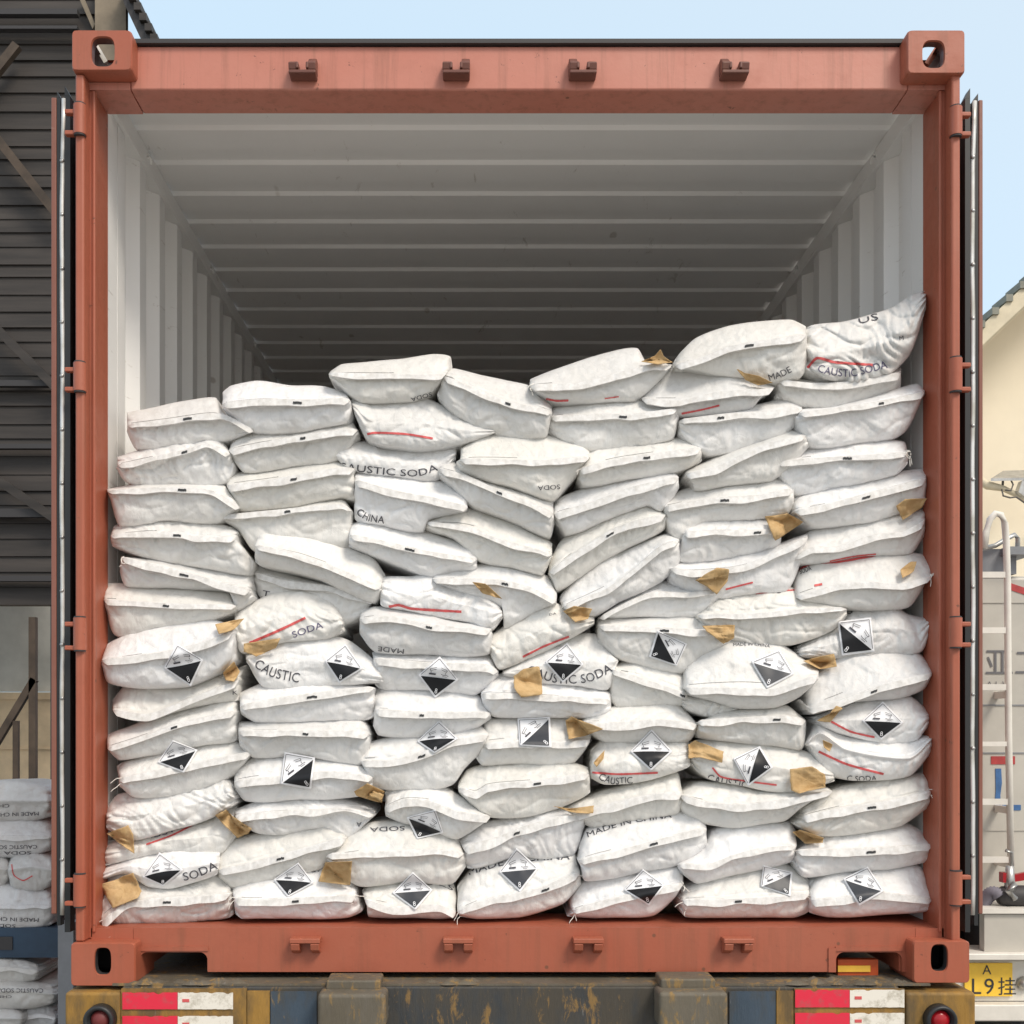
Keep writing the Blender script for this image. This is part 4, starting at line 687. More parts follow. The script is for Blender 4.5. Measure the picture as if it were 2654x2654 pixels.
def sack(id_, col, row, look, reg, top, seam, bot, opt, mat='sack', yfront=None, grp='white sacks filling the container', lab=None, deep=.42, NU=84, NV=28):
    rg = random.Random(sum(ord(c) * (7 + i * 13) for i, c in enumerate(id_)))
    top = curve(cv(reg, top), NU); bot = curve(cv(reg, bot), NU); has = seam is not None
    sm = curve(cv(reg, seam), NU) if has else [(a + b) / 2 for a, b in zip(top, bot)]
    yf = (yfront if yfront is not None else .10 + rg.uniform(-.006, .012)) + opt.get('dy', 0)
    wr = opt.get('wr', rg.uniform(.15, .6)); ph = rg.uniform(0, 90); tw = rg.choice([-1, 1]) if wr < .8 else 1
    Rd = .026; V = []; rows = list(range(-NV, NV + 1)); grid = {}
    groove = 1 if rg.random() < .4 else 0; lump = rg.uniform(.7, 1.3); tilt = rg.uniform(-.012, .012)
    for i in range(NU + 1):
        e = abs(2 * i / NU - 1); sq = 1 - .13 * e ** 12
        for j in rows:
            v = j / NV; s_ = abs(v)
            q = sm[i].lerp(top[i] if v > 0 else bot[i], s_ * sq * 1.10)
            t = min(1, s_ ** (5.0 if has else 3.0) + e ** 13)
            y = Rd * (1 - math.sqrt(max(0, 1 - t)))
            if has: y += (.055 * s_ + .004 * groove * math.exp(-((v - .15) / .05) ** 2) if v > 0 else .004 + .016 * s_) - .007 * math.exp(-(v / .08) ** 2)
            else: y += .034 * (max(0, v)) + .004
            y += tilt * (2 * i / NU - 1)
            w0 = P(q.x, q.y, yf)
            a = Vector((w0.x * 7 + ph, w0.z * 10, ph)); 
            fade = 1 - .75 * math.exp(-(v / .14) ** 2) * has
            d = noise.noise(a) * .009 * lump + noise.noise(a * 2.3) * .004
            r1 = 1 - abs(noise.noise(Vector((w0.x * 11 + ph, w0.z * 17, 4)))) * 2.2; d += max(0, r1) ** 4 * .0038 * (.5 + wr)
            cp = Vector((w0.x * 13 + ph, w0.z * 13, 7)); r2 = 1 - abs(noise.noise(cp + noise.noise_vector(cp * .7) * .9)) * 3.2; d += max(0, r2) ** 2 * .0042 * (.5 + .5 * wr)
            r3 = 1 - abs(noise.noise(Vector((w0.x * 30 - ph, w0.z * 22, 19)))) * 3; d -= max(0, r3) ** 3 * .0018
            # folds running diagonally
            xx = w0.x * .80 + tw * w0.z * .62; zz = -w0.x * .62 * tw + w0.z * .8
            f = noise.noise(Vector((xx * 42 + noise.noise(a * 1.3) * 2.2 + ph, zz * 7, 11)))
            msk = max(0, min(1, .5 + 1.8 * noise.noise(Vector((w0.x * 5.5 - ph, w0.z * 6, 2)))))
            d += ((1 - abs(f) * 2) * .0055 + max(0, 1 - abs(f) * 4.5) * .0022) * wr * msk
            d += noise.noise(Vector((w0.x * 60, w0.z * 60, ph))) * .0011
            # puckers gathered at the ends and at the hem
            d += (1 - 2 * abs(math.sin((v * 5 + ph) + noise.noise(a) * 3 + (1 - e) * 3))) * .0075 * e ** 5 * (.5 + .6 * wr)
            d += math.sin(w0.x * 300 + noise.noise(a * 3) * 7) * .0013 * math.exp(-((v + .22) / .2) ** 2) * has * (.3 + wr)
            q2 = P(q.x + (e ** 6) * 3 * noise.noise(a * 4), q.y + s_ ** 4 * 5 * noise.noise(Vector((w0.x * 9, ph, v))), yf + y + d * fade)
            grid[i, j] = len(V); V.append(q2)
    F = [];
    for i in range(NU):
        for j in range(-NV, NV): F.append((grid[i, j], grid[i + 1, j], grid[i + 1, j + 1], grid[i, j + 1]))
    loop = [grid[i, -NV] for i in range(NU + 1)] + [grid[NU, j] for j in range(-NV + 1, NV + 1)] + [grid[i, NV] for i in range(NU - 1, -1, -1)] + [grid[0, j] for j in range(NV - 1, -NV, -1)]
    cx = sum(V[k].x for k in loop) / len(loop); cz = sum(V[k].z for k in loop) / len(loop)
    prev = loop; n = len(loop); nfront = len(V)
    zmin0 = min(V[k].z for k in loop); 
    for yy, sc in ((.07, 1.0), (.13, .995), (.24, .985), (.34, .96), (deep, .86)):
        cur = []
        for k in loop:
            p = V[k]; cur.append(len(V)); V.append(Vector((cx + (p.x - cx) * sc, yf + yy + max(0, p.y - yf) * .3, cz + (p.z - cz) * sc)))
        for k in range(n): F.append((prev[k], cur[k], cur[(k + 1) % n], prev[(k + 1) % n])[::-1])
        prev = cur
    c_ = len(V); V.append(Vector((cx, yf + deep + .02, cz)))
    for k in range(n): F.append((prev[k], c_, prev[(k + 1) % n])[::-1])
    zlo = min(v.z for v in V)
    if lab is None: lab = '%s, %s from bottom in %s column' % (look, ORD[row], COL[col]) if row > 1 else '%s, bottom of %s column' % (look, COL[col])
    lab = lab.replace(', topmost, ', ', '); 
    root = thing('sack', lab, 'sack', (cx, yf + .2, zlo), grp)
    body = mk('sack_body', V, F, M[mat], root, True)
    bm = bmesh.new(); bm.from_mesh(body.data); bmesh.ops.recalc_face_normals(bm, faces=bm.faces); bm.to_mesh(body.data); bm.free()
    b0 = len(allv); allv.extend(V); allf.extend([tuple(b0 + k for k in f) for f in F]); fown.extend([id_] * len(F))
    SK[id_] = dict(yf=yf, root=root, body=body, V=V, F=F, bvh=BVHTree.FromPolygons(V, F), grid=grid, NU=NU, NV=NV)
    if has and opt.get('hem', 1):
        hv = []; hf = []; hw = rg.uniform(.011, .018) * (1.0 if deep > .4 else .8); off = rg.uniform(-.002, .003)
        i0, i1 = 1, NU - 1
        for i in range(i0, i1 + 1):
            p = V[grid[i, 0]]; wv = noise.noise(Vector((p.x * 14, ph, 3))) * (.004 + .006 * wr); w2 = noise.noise(Vector((p.x * 35, ph, 8))) * .002
            ed = min(1, min(i - i0, i1 - i) / 4 + .25)
            for dy, dz in ((.004, .005), (-.0015 + w2, .002), (-.0038 + w2 + wv * .3, -hw * .5 + wv * .5), (-.0058 + w2 + wv * .4, -hw + wv), (-.0020 + wv * .4, -hw - .001 + wv), (.006, -hw * .6)):
                hv.append((p.x, p.y + dy * (1 if dy > 0 else ed) - (.001 if dy < 0 else 0), p.z + (dz + off) * ed))
        m = i1 - i0 + 1
        for i in range(m - 1):
            for k in range(6): hf.append((6 * i + k, 6 * i + (k + 1) % 6, 6 * i + 6 + (k + 1) % 6, 6 * i + 6 + k))
        hf += [(0, 1, 2, 3, 4, 5), tuple(6 * (m - 1) + k for k in (5, 4, 3, 2, 1, 0))]
        b1 = len(allv); allv.extend([Vector(p) for p in hv]); allf.extend([tuple(b1 + k for k in f) for f in hf]); fown.extend([id_] * len(hf))
        hem = MB().add(hv, hf).build('sewn_hem', M['hem' if mat == 'sack' else mat], root)
        if mat == 'sack' and rg.random() < .7:
            row_ = rg.choice([3, 4, 5]); run = [];  st = MB()
            for i in range(3, NU - 3):
                on = noise.noise(Vector((i * .33, ph, 5))) > -.34
                if on: run.append(i)
                if (not on or i == NU - 4) and len(run) > 6 and not st.v:
                    sv = []
                    for k in run:
                        p = V[grid[k, row_]]; wz = .0007 + .0004 * noise.noise(Vector((k * .8, ph, 2))); sv += [(p.x, p.y - .0006, p.z + wz), (p.x, p.y - .0018, p.z), (p.x, p.y - .0006, p.z - wz)]
                    st.add(sv, [f for q in range(len(run) - 1) for f in ((3 * q, 3 * q + 1, 3 * q + 4, 3 * q + 3), (3 * q + 1, 3 * q + 2, 3 * q + 5, 3 * q + 4))])
                if not on: run = []
            if st.v: st.build('stitching', M['stitch'], root)
        if opt.get('tag') is not None:
            i = int(opt['tag'] * NU); a = Vector(hv[6 * (i - i0) + 2]); b = Vector(hv[6 * (min(i + 6, i1) - i0) + 2]); d = (b - a).normalized()
            N = 6; kl = rg.uniform(.6, 1.0); rag = rg.uniform(.0004, .0011); tv = []
            for k in range(N + 1):
                ii = (i - i0) + k * kl ; lo = int(ii); fr = ii - lo; lo = min(lo, m - 2)
                pa = Vector(hv[6 * lo + 2]).lerp(Vector(hv[6 * lo + 8]), fr); zz = rag * (noise.noise(Vector((k * .9, ph, 1))) * 3)
                for dy, dz in ((.0, .0035 + zz), (-.0022, .0032 + zz), (-.0022, -.0022 + zz), (.0, -.0025 + zz)): tv.append(pa + Vector((0, dy - .001, dz)))
            tf = []
            for k in range(N):
                for j in range(4): tf.append((4 * k + j, 4 * k + (j + 1) % 4, 4 * k + 4 + (j + 1) % 4, 4 * k + 4 + j))
            tf += [(0, 1, 2, 3), (4 * N + 3, 4 * N + 2, 4 * N + 1, 4 * N)]
            MB().add(tv, tf).build('thread_mark', M['tagdark'], root)
    th = opt.get('thr', 0)
    if th:
        m = MB()
        for side in ((0,) if th == 1 else (0, 1) if th == 2 else (1,)):
            p = V[grid[0 if side == 0 else NU, 0 if has else -4]]; sg = -1 if side == 0 else 1
            for k in range(2 if th < 3 else 4):
                pts = []; q = p + Vector((-sg * .012, -.012, rg.uniform(-.01, .01))); dr = Vector((sg * rg.uniform(.2, 1), -rg.uniform(.1, .4), rg.uniform(-1, .4)))
                for s_ in range(9):
                    pts.append(q.copy()); q += dr.normalized() * .0048; dr += Vector((rg.uniform(-.6, .6), rg.uniform(-.15, .15), rg.uniform(-.8, .35)))
                m.tube(pts, .0011, 5)
        m.build('loose_thread', M['thread'], root, True)
    return root
for r_ in S: sack(*r_)
# small crumpled end showing between two sacks
sack('c19b', 5, 6, '', 'G', [(1140, 1235), (1400, 1250), (1560, 1310)], None, [(1150, 1330), (1350, 1400), (1550, 1360)], {'wr': 1.5, 'dy': .012},
     lab='small crumpled sack end wedged under the big domed labelled sack')

BV = BVHTree.FromPolygons(allv, allf)
CO = Vector((0, CAMY, CAMZ))
def hit(px, py, id_=None):
    d = (P(px, py, 0) - CO).normalized()
    r = (SK[id_]['bvh'] if id_ else BV).ray_cast(CO, d)
    if r[0] is None: return None
    return r[0].y, (fown[r[2]] if id_ is None else id_)
def at_surface(px, py, y, off): return P(px, py, y - off)
def label(id_, reg, T, Rr, B, L, look, dark='labelk'):
    T, Rr, B, L = [Vector(p) for p in cv(reg, [T, Rr, B, L])]
    c = (T + Rr + B + L) / 4
    def pix(a, b):                       # bilinear over the four corners, exact at each
        u = (a + b + 1) / 2; v = (b - a + 1) / 2            # a+b=1 edge T..R ; u along L->T? corners: T(0,1) R(1,0) B(0,-1) L(-1,0)
        return B * (1 - u) * (1 - v) + Rr * u * (1 - v) + L * (1 - u) * v + T * u * v
    G = 20; Y = {}
    for i in range(G + 1):
        for j in range(G + 1):
            u, v = i / G, j / G; a, b = u - v, u + v - 1; q = pix(a, b); h = hit(q.x, q.y); Y[i, j] = h[0] if h else None
    good = sorted(y for y in Y.values() if y is not None); med = good[len(good) // 2]
    raw = {k: (min(max(y, med - .06), med + .03) if y is not None else med) for k, y in Y.items()}; sm_ = dict(raw)
    for it in range(24):
        nw = {}
        for (i, j), y in sm_.items():
            nb = [sm_[i + di, j + dj] for di, dj in ((1, 0), (-1, 0), (0, 1), (0, -1)) if (i + di, j + dj) in sm_]; nw[i, j] = (y + sum(nb)) / (1 + len(nb))
        sm_ = {k: min(nw[k], raw[k] - .0025) for k in nw} if it < 21 else nw
    def depth(a, b):
        u = min(.9999, max(0, (a + b + 1) / 2)) * G; v = min(.9999, max(0, (b - a + 1) / 2)) * G; i, j = int(u), int(v); fu, fv = u - i, v - j
        return (sm_[i, j] * (1 - fu) + sm_[i + 1, j] * fu) * (1 - fv) + (sm_[i, j + 1] * (1 - fu) + sm_[i + 1, j + 1] * fu) * fv
    def at(a, b, off): q = pix(a, b); return P(q.x, q.y, depth(a, b) - off)
    root = SK[id_]['root']; N = 20
    # plate
    vs = []; fs = []; 
    for k in range(2):
        for i in range(N + 1):
            for j in range(N + 1): u, v = i / N, j / N; vs.append(at(u - v, u + v - 1, .0034 if k == 0 else .0024))
    o2 = (N + 1) ** 2
    for i in range(N):
        for j in range(N):
            q = i * (N + 1) + j; fs.append((q, q + N + 1, q + N + 2, q + 1)); fs.append((o2 + q, o2 + q + 1, o2 + q + N + 2, o2 + q + N + 1))
    for i in range(N):
        for a_, b_ in ((i * (N + 1), (i + 1) * (N + 1)), (i * (N + 1) + N, (i + 1) * (N + 1) + N), (i, i + 1), (N * (N + 1) + i, N * (N + 1) + i + 1)): fs.append((a_, b_, o2 + b_, o2 + a_))
    pl = MB().add(vs, fs).build('hazard_label', M['labelw'], root, True); pl['label'] = look
    # black half: triangle with a fine grid
    vs = []; fs = []; n_ = 14; idx = {}
    for i in range(n_ + 1):
        for j in range(n_ + 1 - i):
            w1, w2 = i / n_, j / n_; w0 = 1 - w1 - w2
            idx[i, j] = len(vs); vs.append(at(-.86 * w0 + .86 * w1, -.02 - .84 * w2, .0056))
    for i in range(n_):
        for j in range(n_ - i):
            fs.append((idx[i, j], idx[i + 1, j], idx[i, j + 1]))
            if i + j < n_ - 1: fs.append((idx[i + 1, j], idx[i + 1, j + 1], idx[i, j + 1]))
    MB().add(vs, fs).build('black_half', M[dark], pl, True)
    m = MB()
    def stroke(pts, w, mi=0, off=.0062):
        for a, b in zip(pts[:-1], pts[1:]):
            a, b = Vector(a), Vector(b); d = (b - a); l = d.length; d /= l; nn = Vector((-d.y, d.x)) * w / 2; k = max(1, int(l / .12)); vs = []
            for s_ in range(k + 1): c_ = a.lerp(b, s_ / k); vs += [at(*(c_ + nn), off), at(*(c_ - nn), off)]
            m.add(vs, [(2 * s_, 2 * s_ + 1, 2 * s_ + 3, 2 * s_ + 2) for s_ in range(k)], mi)
    stroke([(-.86, .04), (0, .88), (.86, .04)], .022)
    # tubes, drips, hand and bar
    stroke([(-.42, .36), (-.10, .46)], .02); stroke([(-.40, .28), (-.10, .37)], .02); stroke([(-.42, .36), (-.40, .28)], .03); stroke([(-.36, .26), (-.36, .18)], .025)
    stroke([(.42, .36), (.12, .46)], .02); stroke([(.40, .28), (.14, .37)], .02); stroke([(.42, .36), (.40, .28)], .03); stroke([(.36, .24), (.36, .17)], .025)
    stroke([(-.46, .13), (-.12, .13)], .07); stroke([(.14, .16), (.24, .12), (.40, .13), (.50, .10)], .022); stroke([(.22, .06), (.44, .05)], .018)
    m.build('pictogram', M['ink'], pl)
    m.v, m.f, m.m = [], [], []
    ring = lambda cx, cy, r: [(cx + r * .8 * math.cos(k * math.pi / 4), cy + r * math.sin(k * math.pi / 4)) for k in range(9)]
    stroke(ring(0, -.60, .058), .028, 0, .0072); stroke(ring(0, -.70, .064), .028, 0, .0072)
    m.build('numeral', M['labelw'], pl)
def path_at(pts, t):
    seg = [(b - a).length for a, b in zip(pts[:-1], pts[1:])]; tot = sum(seg); d = t * tot
    for k, s_ in enumerate(seg):
        if d <= s_ or k == len(seg) - 1:
            dr = (pts[k + 1] - pts[k]) / s_; return pts[k] + dr * d, dr
        d -= s_
def lettering(id_, reg, s, base, h, mat='ink', part='printed_text'):
    pts = [Vector(p) for p in cv(reg, base)]; h = h * REG[reg][2] / 1932; sm_ = [Vector(p) for p in curve(pts, 24)] if len(pts) > 2 else pts
    vs, fs, W = text_geo(s); out = []; ok = []
    for x, y in vs:
        p, d = path_at(sm_, min(1, max(0, x / W))); nn = Vector((d.y, -d.x)); q = p + nn * (y / .72 * h)
        r = hit(q.x, q.y, id_); r2 = hit(q.x, q.y)
        ok.append(bool(r is not None and r[0] < SK[id_]['yf'] + .16 and r2 and r2[0] > r[0] - .02)); out.append(P(q.x, q.y, (r[0] if r else 0) - .0022))
    fs = [f for f in fs if all(ok[k] for k in f) and max(out[k].y for k in f) - min(out[k].y for k in f) < .02]
    if not fs: return
    used = sorted({k for f in fs for k in f}); mp = {k: i for i, k in enumerate(used)}
    mk(part, [out[k] for k in used], [tuple(mp[k] for k in f) for f in fs], M[mat], SK[id_]['root'])
def redline(id_, reg, base, w=14, mat='redline'):
    pts = [Vector(p) for p in cv(reg, base)]; sm_ = curve(pts, 60) if len(pts) > 2 else [pts[0].lerp(pts[1], k / 60) for k in range(61)]
    w = w * REG[reg][2] / 1932 / 2; vs = []; ok = []
    for k, p in enumerate(sm_):
        d = (sm_[min(60, k + 1)] - sm_[max(0, k - 1)]).normalized(); nn = Vector((d.y, -d.x)); ww = w * (1 + .25 * noise.noise(Vector((k * .4, w, 0))))
        for s_ in (-1, 0, 1):
            q = p + nn * ww * s_; r = hit(q.x, q.y, id_); vs.append(P(q.x, q.y, (r[0] if r else 0) - .0018)); ok.append(r is not None and r[0] < SK[id_]['yf'] + .16)
    fs = [f for k in range(60) for f in ((3 * k, 3 * k + 1, 3 * k + 4, 3 * k + 3), (3 * k + 1, 3 * k + 2, 3 * k + 5, 3 * k + 4)) if all(ok[i] for i in f)]
    if not fs: return
    used = sorted({k for f in fs for k in f}); mp = {k: i for i, k in enumerate(used)}
    mk('red_line', [vs[k] for k in used], [tuple(mp[k] for k in f) for f in fs], M[mat], SK[id_]['root'])
def kraft(id_, reg, poly, curl=.010, seed=0):
    poly = [Vector(p) for p in cv(reg, poly)]; n = len(poly)
    # densify border, then concentric rings to the middle
    bd = []
    for a, b in zip(poly, poly[1:] + poly[:1]):
        for k in range(7): bd.append(a.lerp(b, k / 7))
    c = sum(bd, Vector((0, 0))) / len(bd); vs = []; fs = []; RN = 7; m_ = len(bd)
    def dep(q):
        rs = [hit(q.x + dx, q.y + dy) for dx, dy in ((0, 0), (9, 0), (-9, 0), (0, 9), (0, -9))]; rs = [r[0] for r in rs if r]
        return min(rs) if rs else None
    ds = [d for d in (dep(c + (b - c) * .6) for b in bd) if d is not None]; ds.sort(); med = ds[len(ds) // 2] if ds else .11
    for r in range(RN, -1, -1):
        t = r / RN
        for k, b in enumerate(bd):
            q = c + (b - c) * t
            jag = 1 + (.05 * noise.noise(Vector((b.x * .12, b.y * .12, seed))) if r == RN else 0); q = c + (q - c) * jag
            y = dep(q); y = med if y is None else min(max(y, med - .05), med + .025)
            cr = 1 - abs(noise.noise(Vector((q.x * .022, q.y * .03, seed * 3.1)))) * 2; cr2 = noise.noise(Vector((q.x * .05, q.y * .05, seed)))
            lift = .007 + curl * t * t * (.5 + .8 * noise.noise(Vector((q.x * .02, q.y * .02, seed + 5)))) + .009 * cr * (.4 + .6 * t) + .003 * cr2
            vs.append(P(q.x, q.y, y - max(.003, lift)))
    for r in range(RN):
        for k in range(m_): fs.append((r * m_ + k, r * m_ + (k + 1) % m_, (r + 1) * m_ + (k + 1) % m_, (r + 1) * m_ + k))
    o = mk('paper_flap', vs, fs, M['kraft'], SK[id_]['root'], True)
    so = o.modifiers.new('s', 'SOLIDIFY'); so.thickness = .0012; so.offset = 1
    o['label'] = 'torn brown paper flap'
LB = [('e2','E',(630,740),(820,855),(730,1050),(535,915)),('e4','F',(180,740),(305,920),(135,1025),(30,865)),('f2','F',(855,830),(990,1000),(820,1130),(700,965)),
('c17','G',(330,870),(450,1030),(300,1160),(170,1010)),('c15','G',(1190,880),(1115,1040),(915,975),(975,782)),('c20','H',(470,920),(575,1095),(380,1200),(265,1005)),
('d9','H',(1125,690),(1150,935),(915,965),(885,720)),('d11','H',(1210,1290),(1360,1445),(1195,1570),(1060,1430)),('c23','G',(935,1490),(1085,1650),(930,1790),(780,1650)),
('c25','H',(135,1700),(330,1610),(425,1765),(245,1900)),('e7','E',(600,1430),(780,1500),(680,1665),(490,1590)),('i8','E',(1400,1515),(1620,1555),(1590,1785),(1370,1745)),
('j4','F',(850,1290),(985,1420),(815,1525),(690,1440)),('c24','F',(1410,1275),(1645,1265),(1655,1485),(1425,1470)),('j3','J',(1060,800),(1125,995),(905,1045),(815,865)),
('i3','I',(590,1155),(790,1305),(620,1440),(445,1365)),('i6','I',(1750,1240),(1880,1410),(1660,1530),(1540,1385)),('j1','J',(870,1320),(1035,1470),(890,1640),(695,1495)),
('k1','J',(1735,1120),(1920,1290),(1765,1490),(1585,1320)),('k2','K',(1020,1295),(1200,1430),(1070,1605),(855,1470)),('l4','L',(250,1265),(497,1322),(480,1525),(230,1440)),('l3','L',(1125,1275),(1260,1480),(1050,1605),(915,1375))]
for l_ in LB: label(*l_, 'white and black corrosive diamond label', 'labelg' if l_[0] in ('l3', 'l4', 'k1', 'j1', 'c24', 'c20') else 'labelk')
for t_ in [
 ('e3','E','SODA',[(1465,700),(1560,665),(1680,625)],48,'inkpurple'),('e4','E','CAUSTIC',[(1180,905),(1300,975),(1500,1020)],72),
 ('b3','B','CAUSTIC SODA',[(60,1010),(400,1050),(640,1062),(790,1018)],52),('b7','B','SODA',[(1660,1120),(1500,1130)],34),
 ('d1','D','CAUSTIC SODA',[(740,585),(820,610),(980,625),(1245,560)],56,'inkpurple'),('d1','D','US',[(1040,245),(1180,215)],50),
 ('c17','G','CAUSTIC SODA',[(40,1090),(250,1160),(480,1155),(660,1075)],66),('i3','I','SODA',[(795,1395),(900,1370),(1080,1290)],72),
 ('i2','I','CAUSTIC',[(380,1060),(600,1020),(830,940)],46,'inkpurple'),('k1','J','MADE IN CHINA',[(1340,1345),(1600,1270),(1900,1225),(2180,1215)],58),
 ('k3','K','MADE IN CHINA',[(560,1030),(800,945),(1000,900),(1260,865)],46),('j2','J','SODA',[(800,935),(510,948)],38),
 ('j1','J','STIC',[(1215,1445),(1110,1400),(970,1395)],36),('i6','I','CT',[(1850,1325),(1935,1315)],44),
 ('c4','C','MADE',[(1780,655),(1860,630),(1940,590)],48),('c23','G','CAUSTIC',[(555,1850),(660,1885),(800,1880)],52),
 ('c25','G','CAUSTIC',[(1330,1860),(1450,1890),(1620,1915)],52),('d12','L','C SODA',[(950,560),(1050,565),(1200,560)],46),
 ('d7','H','SODA',[(620,380),(700,350)],36),('d8','H','SODA',[(480,490),(300,480)],28),('d9','H','SODA',[(960,668),(1070,632),(1210,615)],38),
 ('c20','H','MADE IN CHINA',[(140,895),(280,890),(400,905)],22),('f3','F','MADE',[(600,780),(415,760)],36),('b2','B','CHINA',[(200,1330),(280,1380),(400,1400)],54),
 ('i7','J','A',[(440,905),(400,905)],40),('a11','E','T',[(1240,395),(1290,405)],40),('b5','B','SODA',[(740,460),(590,500)],30),('c16','F','DA',[(1640,540),(1690,530)],16),
 ('e5','E','K',[(1030,1105),(1065,1105)],30),('i3','I','NP',[(180,1200),(182,1160)],28),('d1','D','M',[(1330,365),(1360,360)],30)]: lettering(t_[0], t_[1], *t_[2:])
for r_ in [('e3','E',[(1150,735),(1350,650),(1550,555)],18),('e4','F',[(0,668),(150,690),(360,785)],13),('i2','I',[(480,1090),(700,1010),(925,895)],14),
 ('b4','B',[(280,760),(330,750),(550,758),(750,790)],15),('c1','C',[(180,785),(260,798),(340,795)],14),('c1','C',[(600,782),(700,768)],8),('c3','C',[(1150,890),(1300,860),(1420,830)],13),
 ('f4','F',[(490,478),(560,465),(650,490),(1010,512)],18),('c16','F',[(1450,835),(1600,760),(1780,690)],14),('c13','G',[(1465,490),(1560,465),(1660,440)],12),
 ('d7','H',[(575,362),(700,305),(900,292),(1160,245)],15),('d7','H',[(720,462),(775,452)],16),('d8','H',[(300,520),(440,505),(590,492)],9),('d11','H',[(840,1435),(980,1508),(1150,1548)],14),
 ('d12','H',[(750,1650),(950,1740),(1215,1812)],16),('c23','G',[(510,1800),(700,1812),(980,1802)],14),('c25','G',[(1370,1765),(1430,1830),(1600,1860),(1830,1890)],12),
 ('d1','D',[(670,560),(740,492),(860,520),(1140,540)],18),('d9','H',[(970,622),(1090,606),(1200,596)],9),('d6','H',[(830,290),(1000,255),(1160,238)],9),('i5','I',[(1720,960),(1932,945),(2050,940)],5)]: redline(*r_)
KR = [('c1','C',[(865,515),(960,475),(1000,430),(1020,480),(1085,520),(980,535)]),('c3','C',[(1545,570),(1600,600),(1700,620),(1800,670),(1700,685),(1610,650)]),
('c12','D',[(365,1625),(530,1605),(640,1665),(440,1800)]),('d6','D',[(1305,1550),(1370,1500),(1525,1495),(1490,1560),(1350,1650)]),('d7','H',[(1335,350),(1410,290),(1450,290),(1430,360),(1350,410)]),
('c13','G',[(1250,425),(1400,335),(1490,345),(1480,430),(1400,525),(1330,470)]),('c16','G',[(300,645),(380,610),(510,630),(480,700),(390,725)]),('d8','G',[(1300,750),(1530,745),(1525,840),(1450,880),(1330,790)]),
('d10','H',[(640,1000),(860,950),(880,1040),(760,1060)]),('e2','E',[(905,600),(1110,560),(1040,640),(930,670)]),('e4','E',[(1110,740),(1370,700),(1340,770),(1200,830),(1110,800)]),
('e5','E',[(960,950),(1040,870),(1080,940),(1040,1010),(980,1000)]),('c18','G',[(-50,1110),(20,1060),(130,1040),(150,1130),(155,1240),(0,1265),(-50,1190)]),('c24','G',[(320,1430),(360,1400),(590,1490),(480,1530),(340,1560)]),
('c25','G',[(1200,1600),(1250,1570),(1450,1650),(1440,1730),(1280,1690),(1200,1700)]),('c25','L',[(475,460),(660,440),(770,510),(770,610),(560,660),(485,640)]),('d11','H',[(740,1430),(830,1380),(880,1320),(920,1340),(830,1440)]),
('d12','H',[(780,1570),(850,1600),(830,1650),(790,1620)]),('b10','F',[(1090,300),(1180,310),(1300,420),(1160,380)]),('i7','F',[(240,1800),(340,1740),(460,1800),(440,1880),(260,1830)]),
('i2','I',[(150,1000),(330,930),(370,1010),(380,1165),(300,1110)]),('i2','I',[(1055,850),(1150,800),(1190,850),(1360,960),(1330,1000),(1240,1035)]),('i4','I',[(90,1430),(370,1330),(440,1480),(400,1540),(200,1620)]),
('j2','J',[(140,1240),(360,1235),(345,1430),(80,1400)]),('k4','K',[(280,770),(350,800),(610,765),(600,830),(540,830),(420,820)]),('l5','L',[(495,985),(560,970),(760,1040),(750,1075),(600,1080)]),
('c23','G',[(520,1730),(600,1640),(590,1700),(540,1760)])]
for i, k_ in enumerate(KR): kraft(k_[0], k_[1], k_[2], .010, i * 1.7)
# ---------------------------------------------------------------- left: dark shed, sacks on a blue bed
yS = 5.0
shed = thing('storage_shed', 'dark horizontally clad shed standing left of the red container', 'shed', (P(60, 0, yS).x, yS + .6, 0))
def lap(mb, px0, px1, py0, py1, y, step, depth, mi=0, seed=0):
    rg = random.Random(seed); a = P(px0, py1, y); b = P(px1, py0, y); z = a.z
    while z < b.z:
        st = step * rg.uniform(.8, 1.25); z2 = min(b.z, z + st); j = rg.uniform(-.006, .006)
        mb.add([(a.x, y - depth + j, z), (b.x, y - depth + j, z), (b.x, y + j * .3, z2), (a.x, y + j * .3, z2)], [(0, 1, 2, 3)], mi)
        mb.add([(a.x, y - depth + j, z), (b.x, y - depth + j, z), (b.x, y + .02, z), (a.x, y + .02, z)], [(0, 3, 2, 1)], mi); z = z2
m = MB(); lap(m, -900, 318, -300, 1568, yS, .11, .014); m.build('cladding', M['cladding'], shed)
m = MB(); m.pbox(-900, -300, 318, 1568, yS + .03, yS + .12); m.build('wall_frame', M['steeldark'], shed)
m = MB(); m.pbox(246, -60, 326, 320, yS - .10, yS - .045); m.build('timber_post', M['tanpost'], shed)
m = MB(); m.prism([P(205, -5, yS - .06), P(218, -5, yS - .06), P(246, 62, yS - .06), P(240, 75, yS - .06)], (0, 0, 0), (0, .02, 0)); m.build('timber_strut', M['tanpost'], shed)
m = MB(); m.prism([P(300, -70, yS - .3), P(322, -60, yS - .3), P(470, 210, yS - .3), P(440, 260, yS - .3), P(322, 10, yS - .3)], (0, 0, 0), (0, 3, 0)); m.build('roof_edge', M['steeldark'], shed)
m = MB()
for k in range(7): a = P(332 + k * 14, -32 + k * 27, yS - .32); m.box(a.x - .03, a.x + .02, yS - .34, yS + 2, a.z - .02, a.z + .03)
m.build('roof_sheet', M['cladding'], shed)
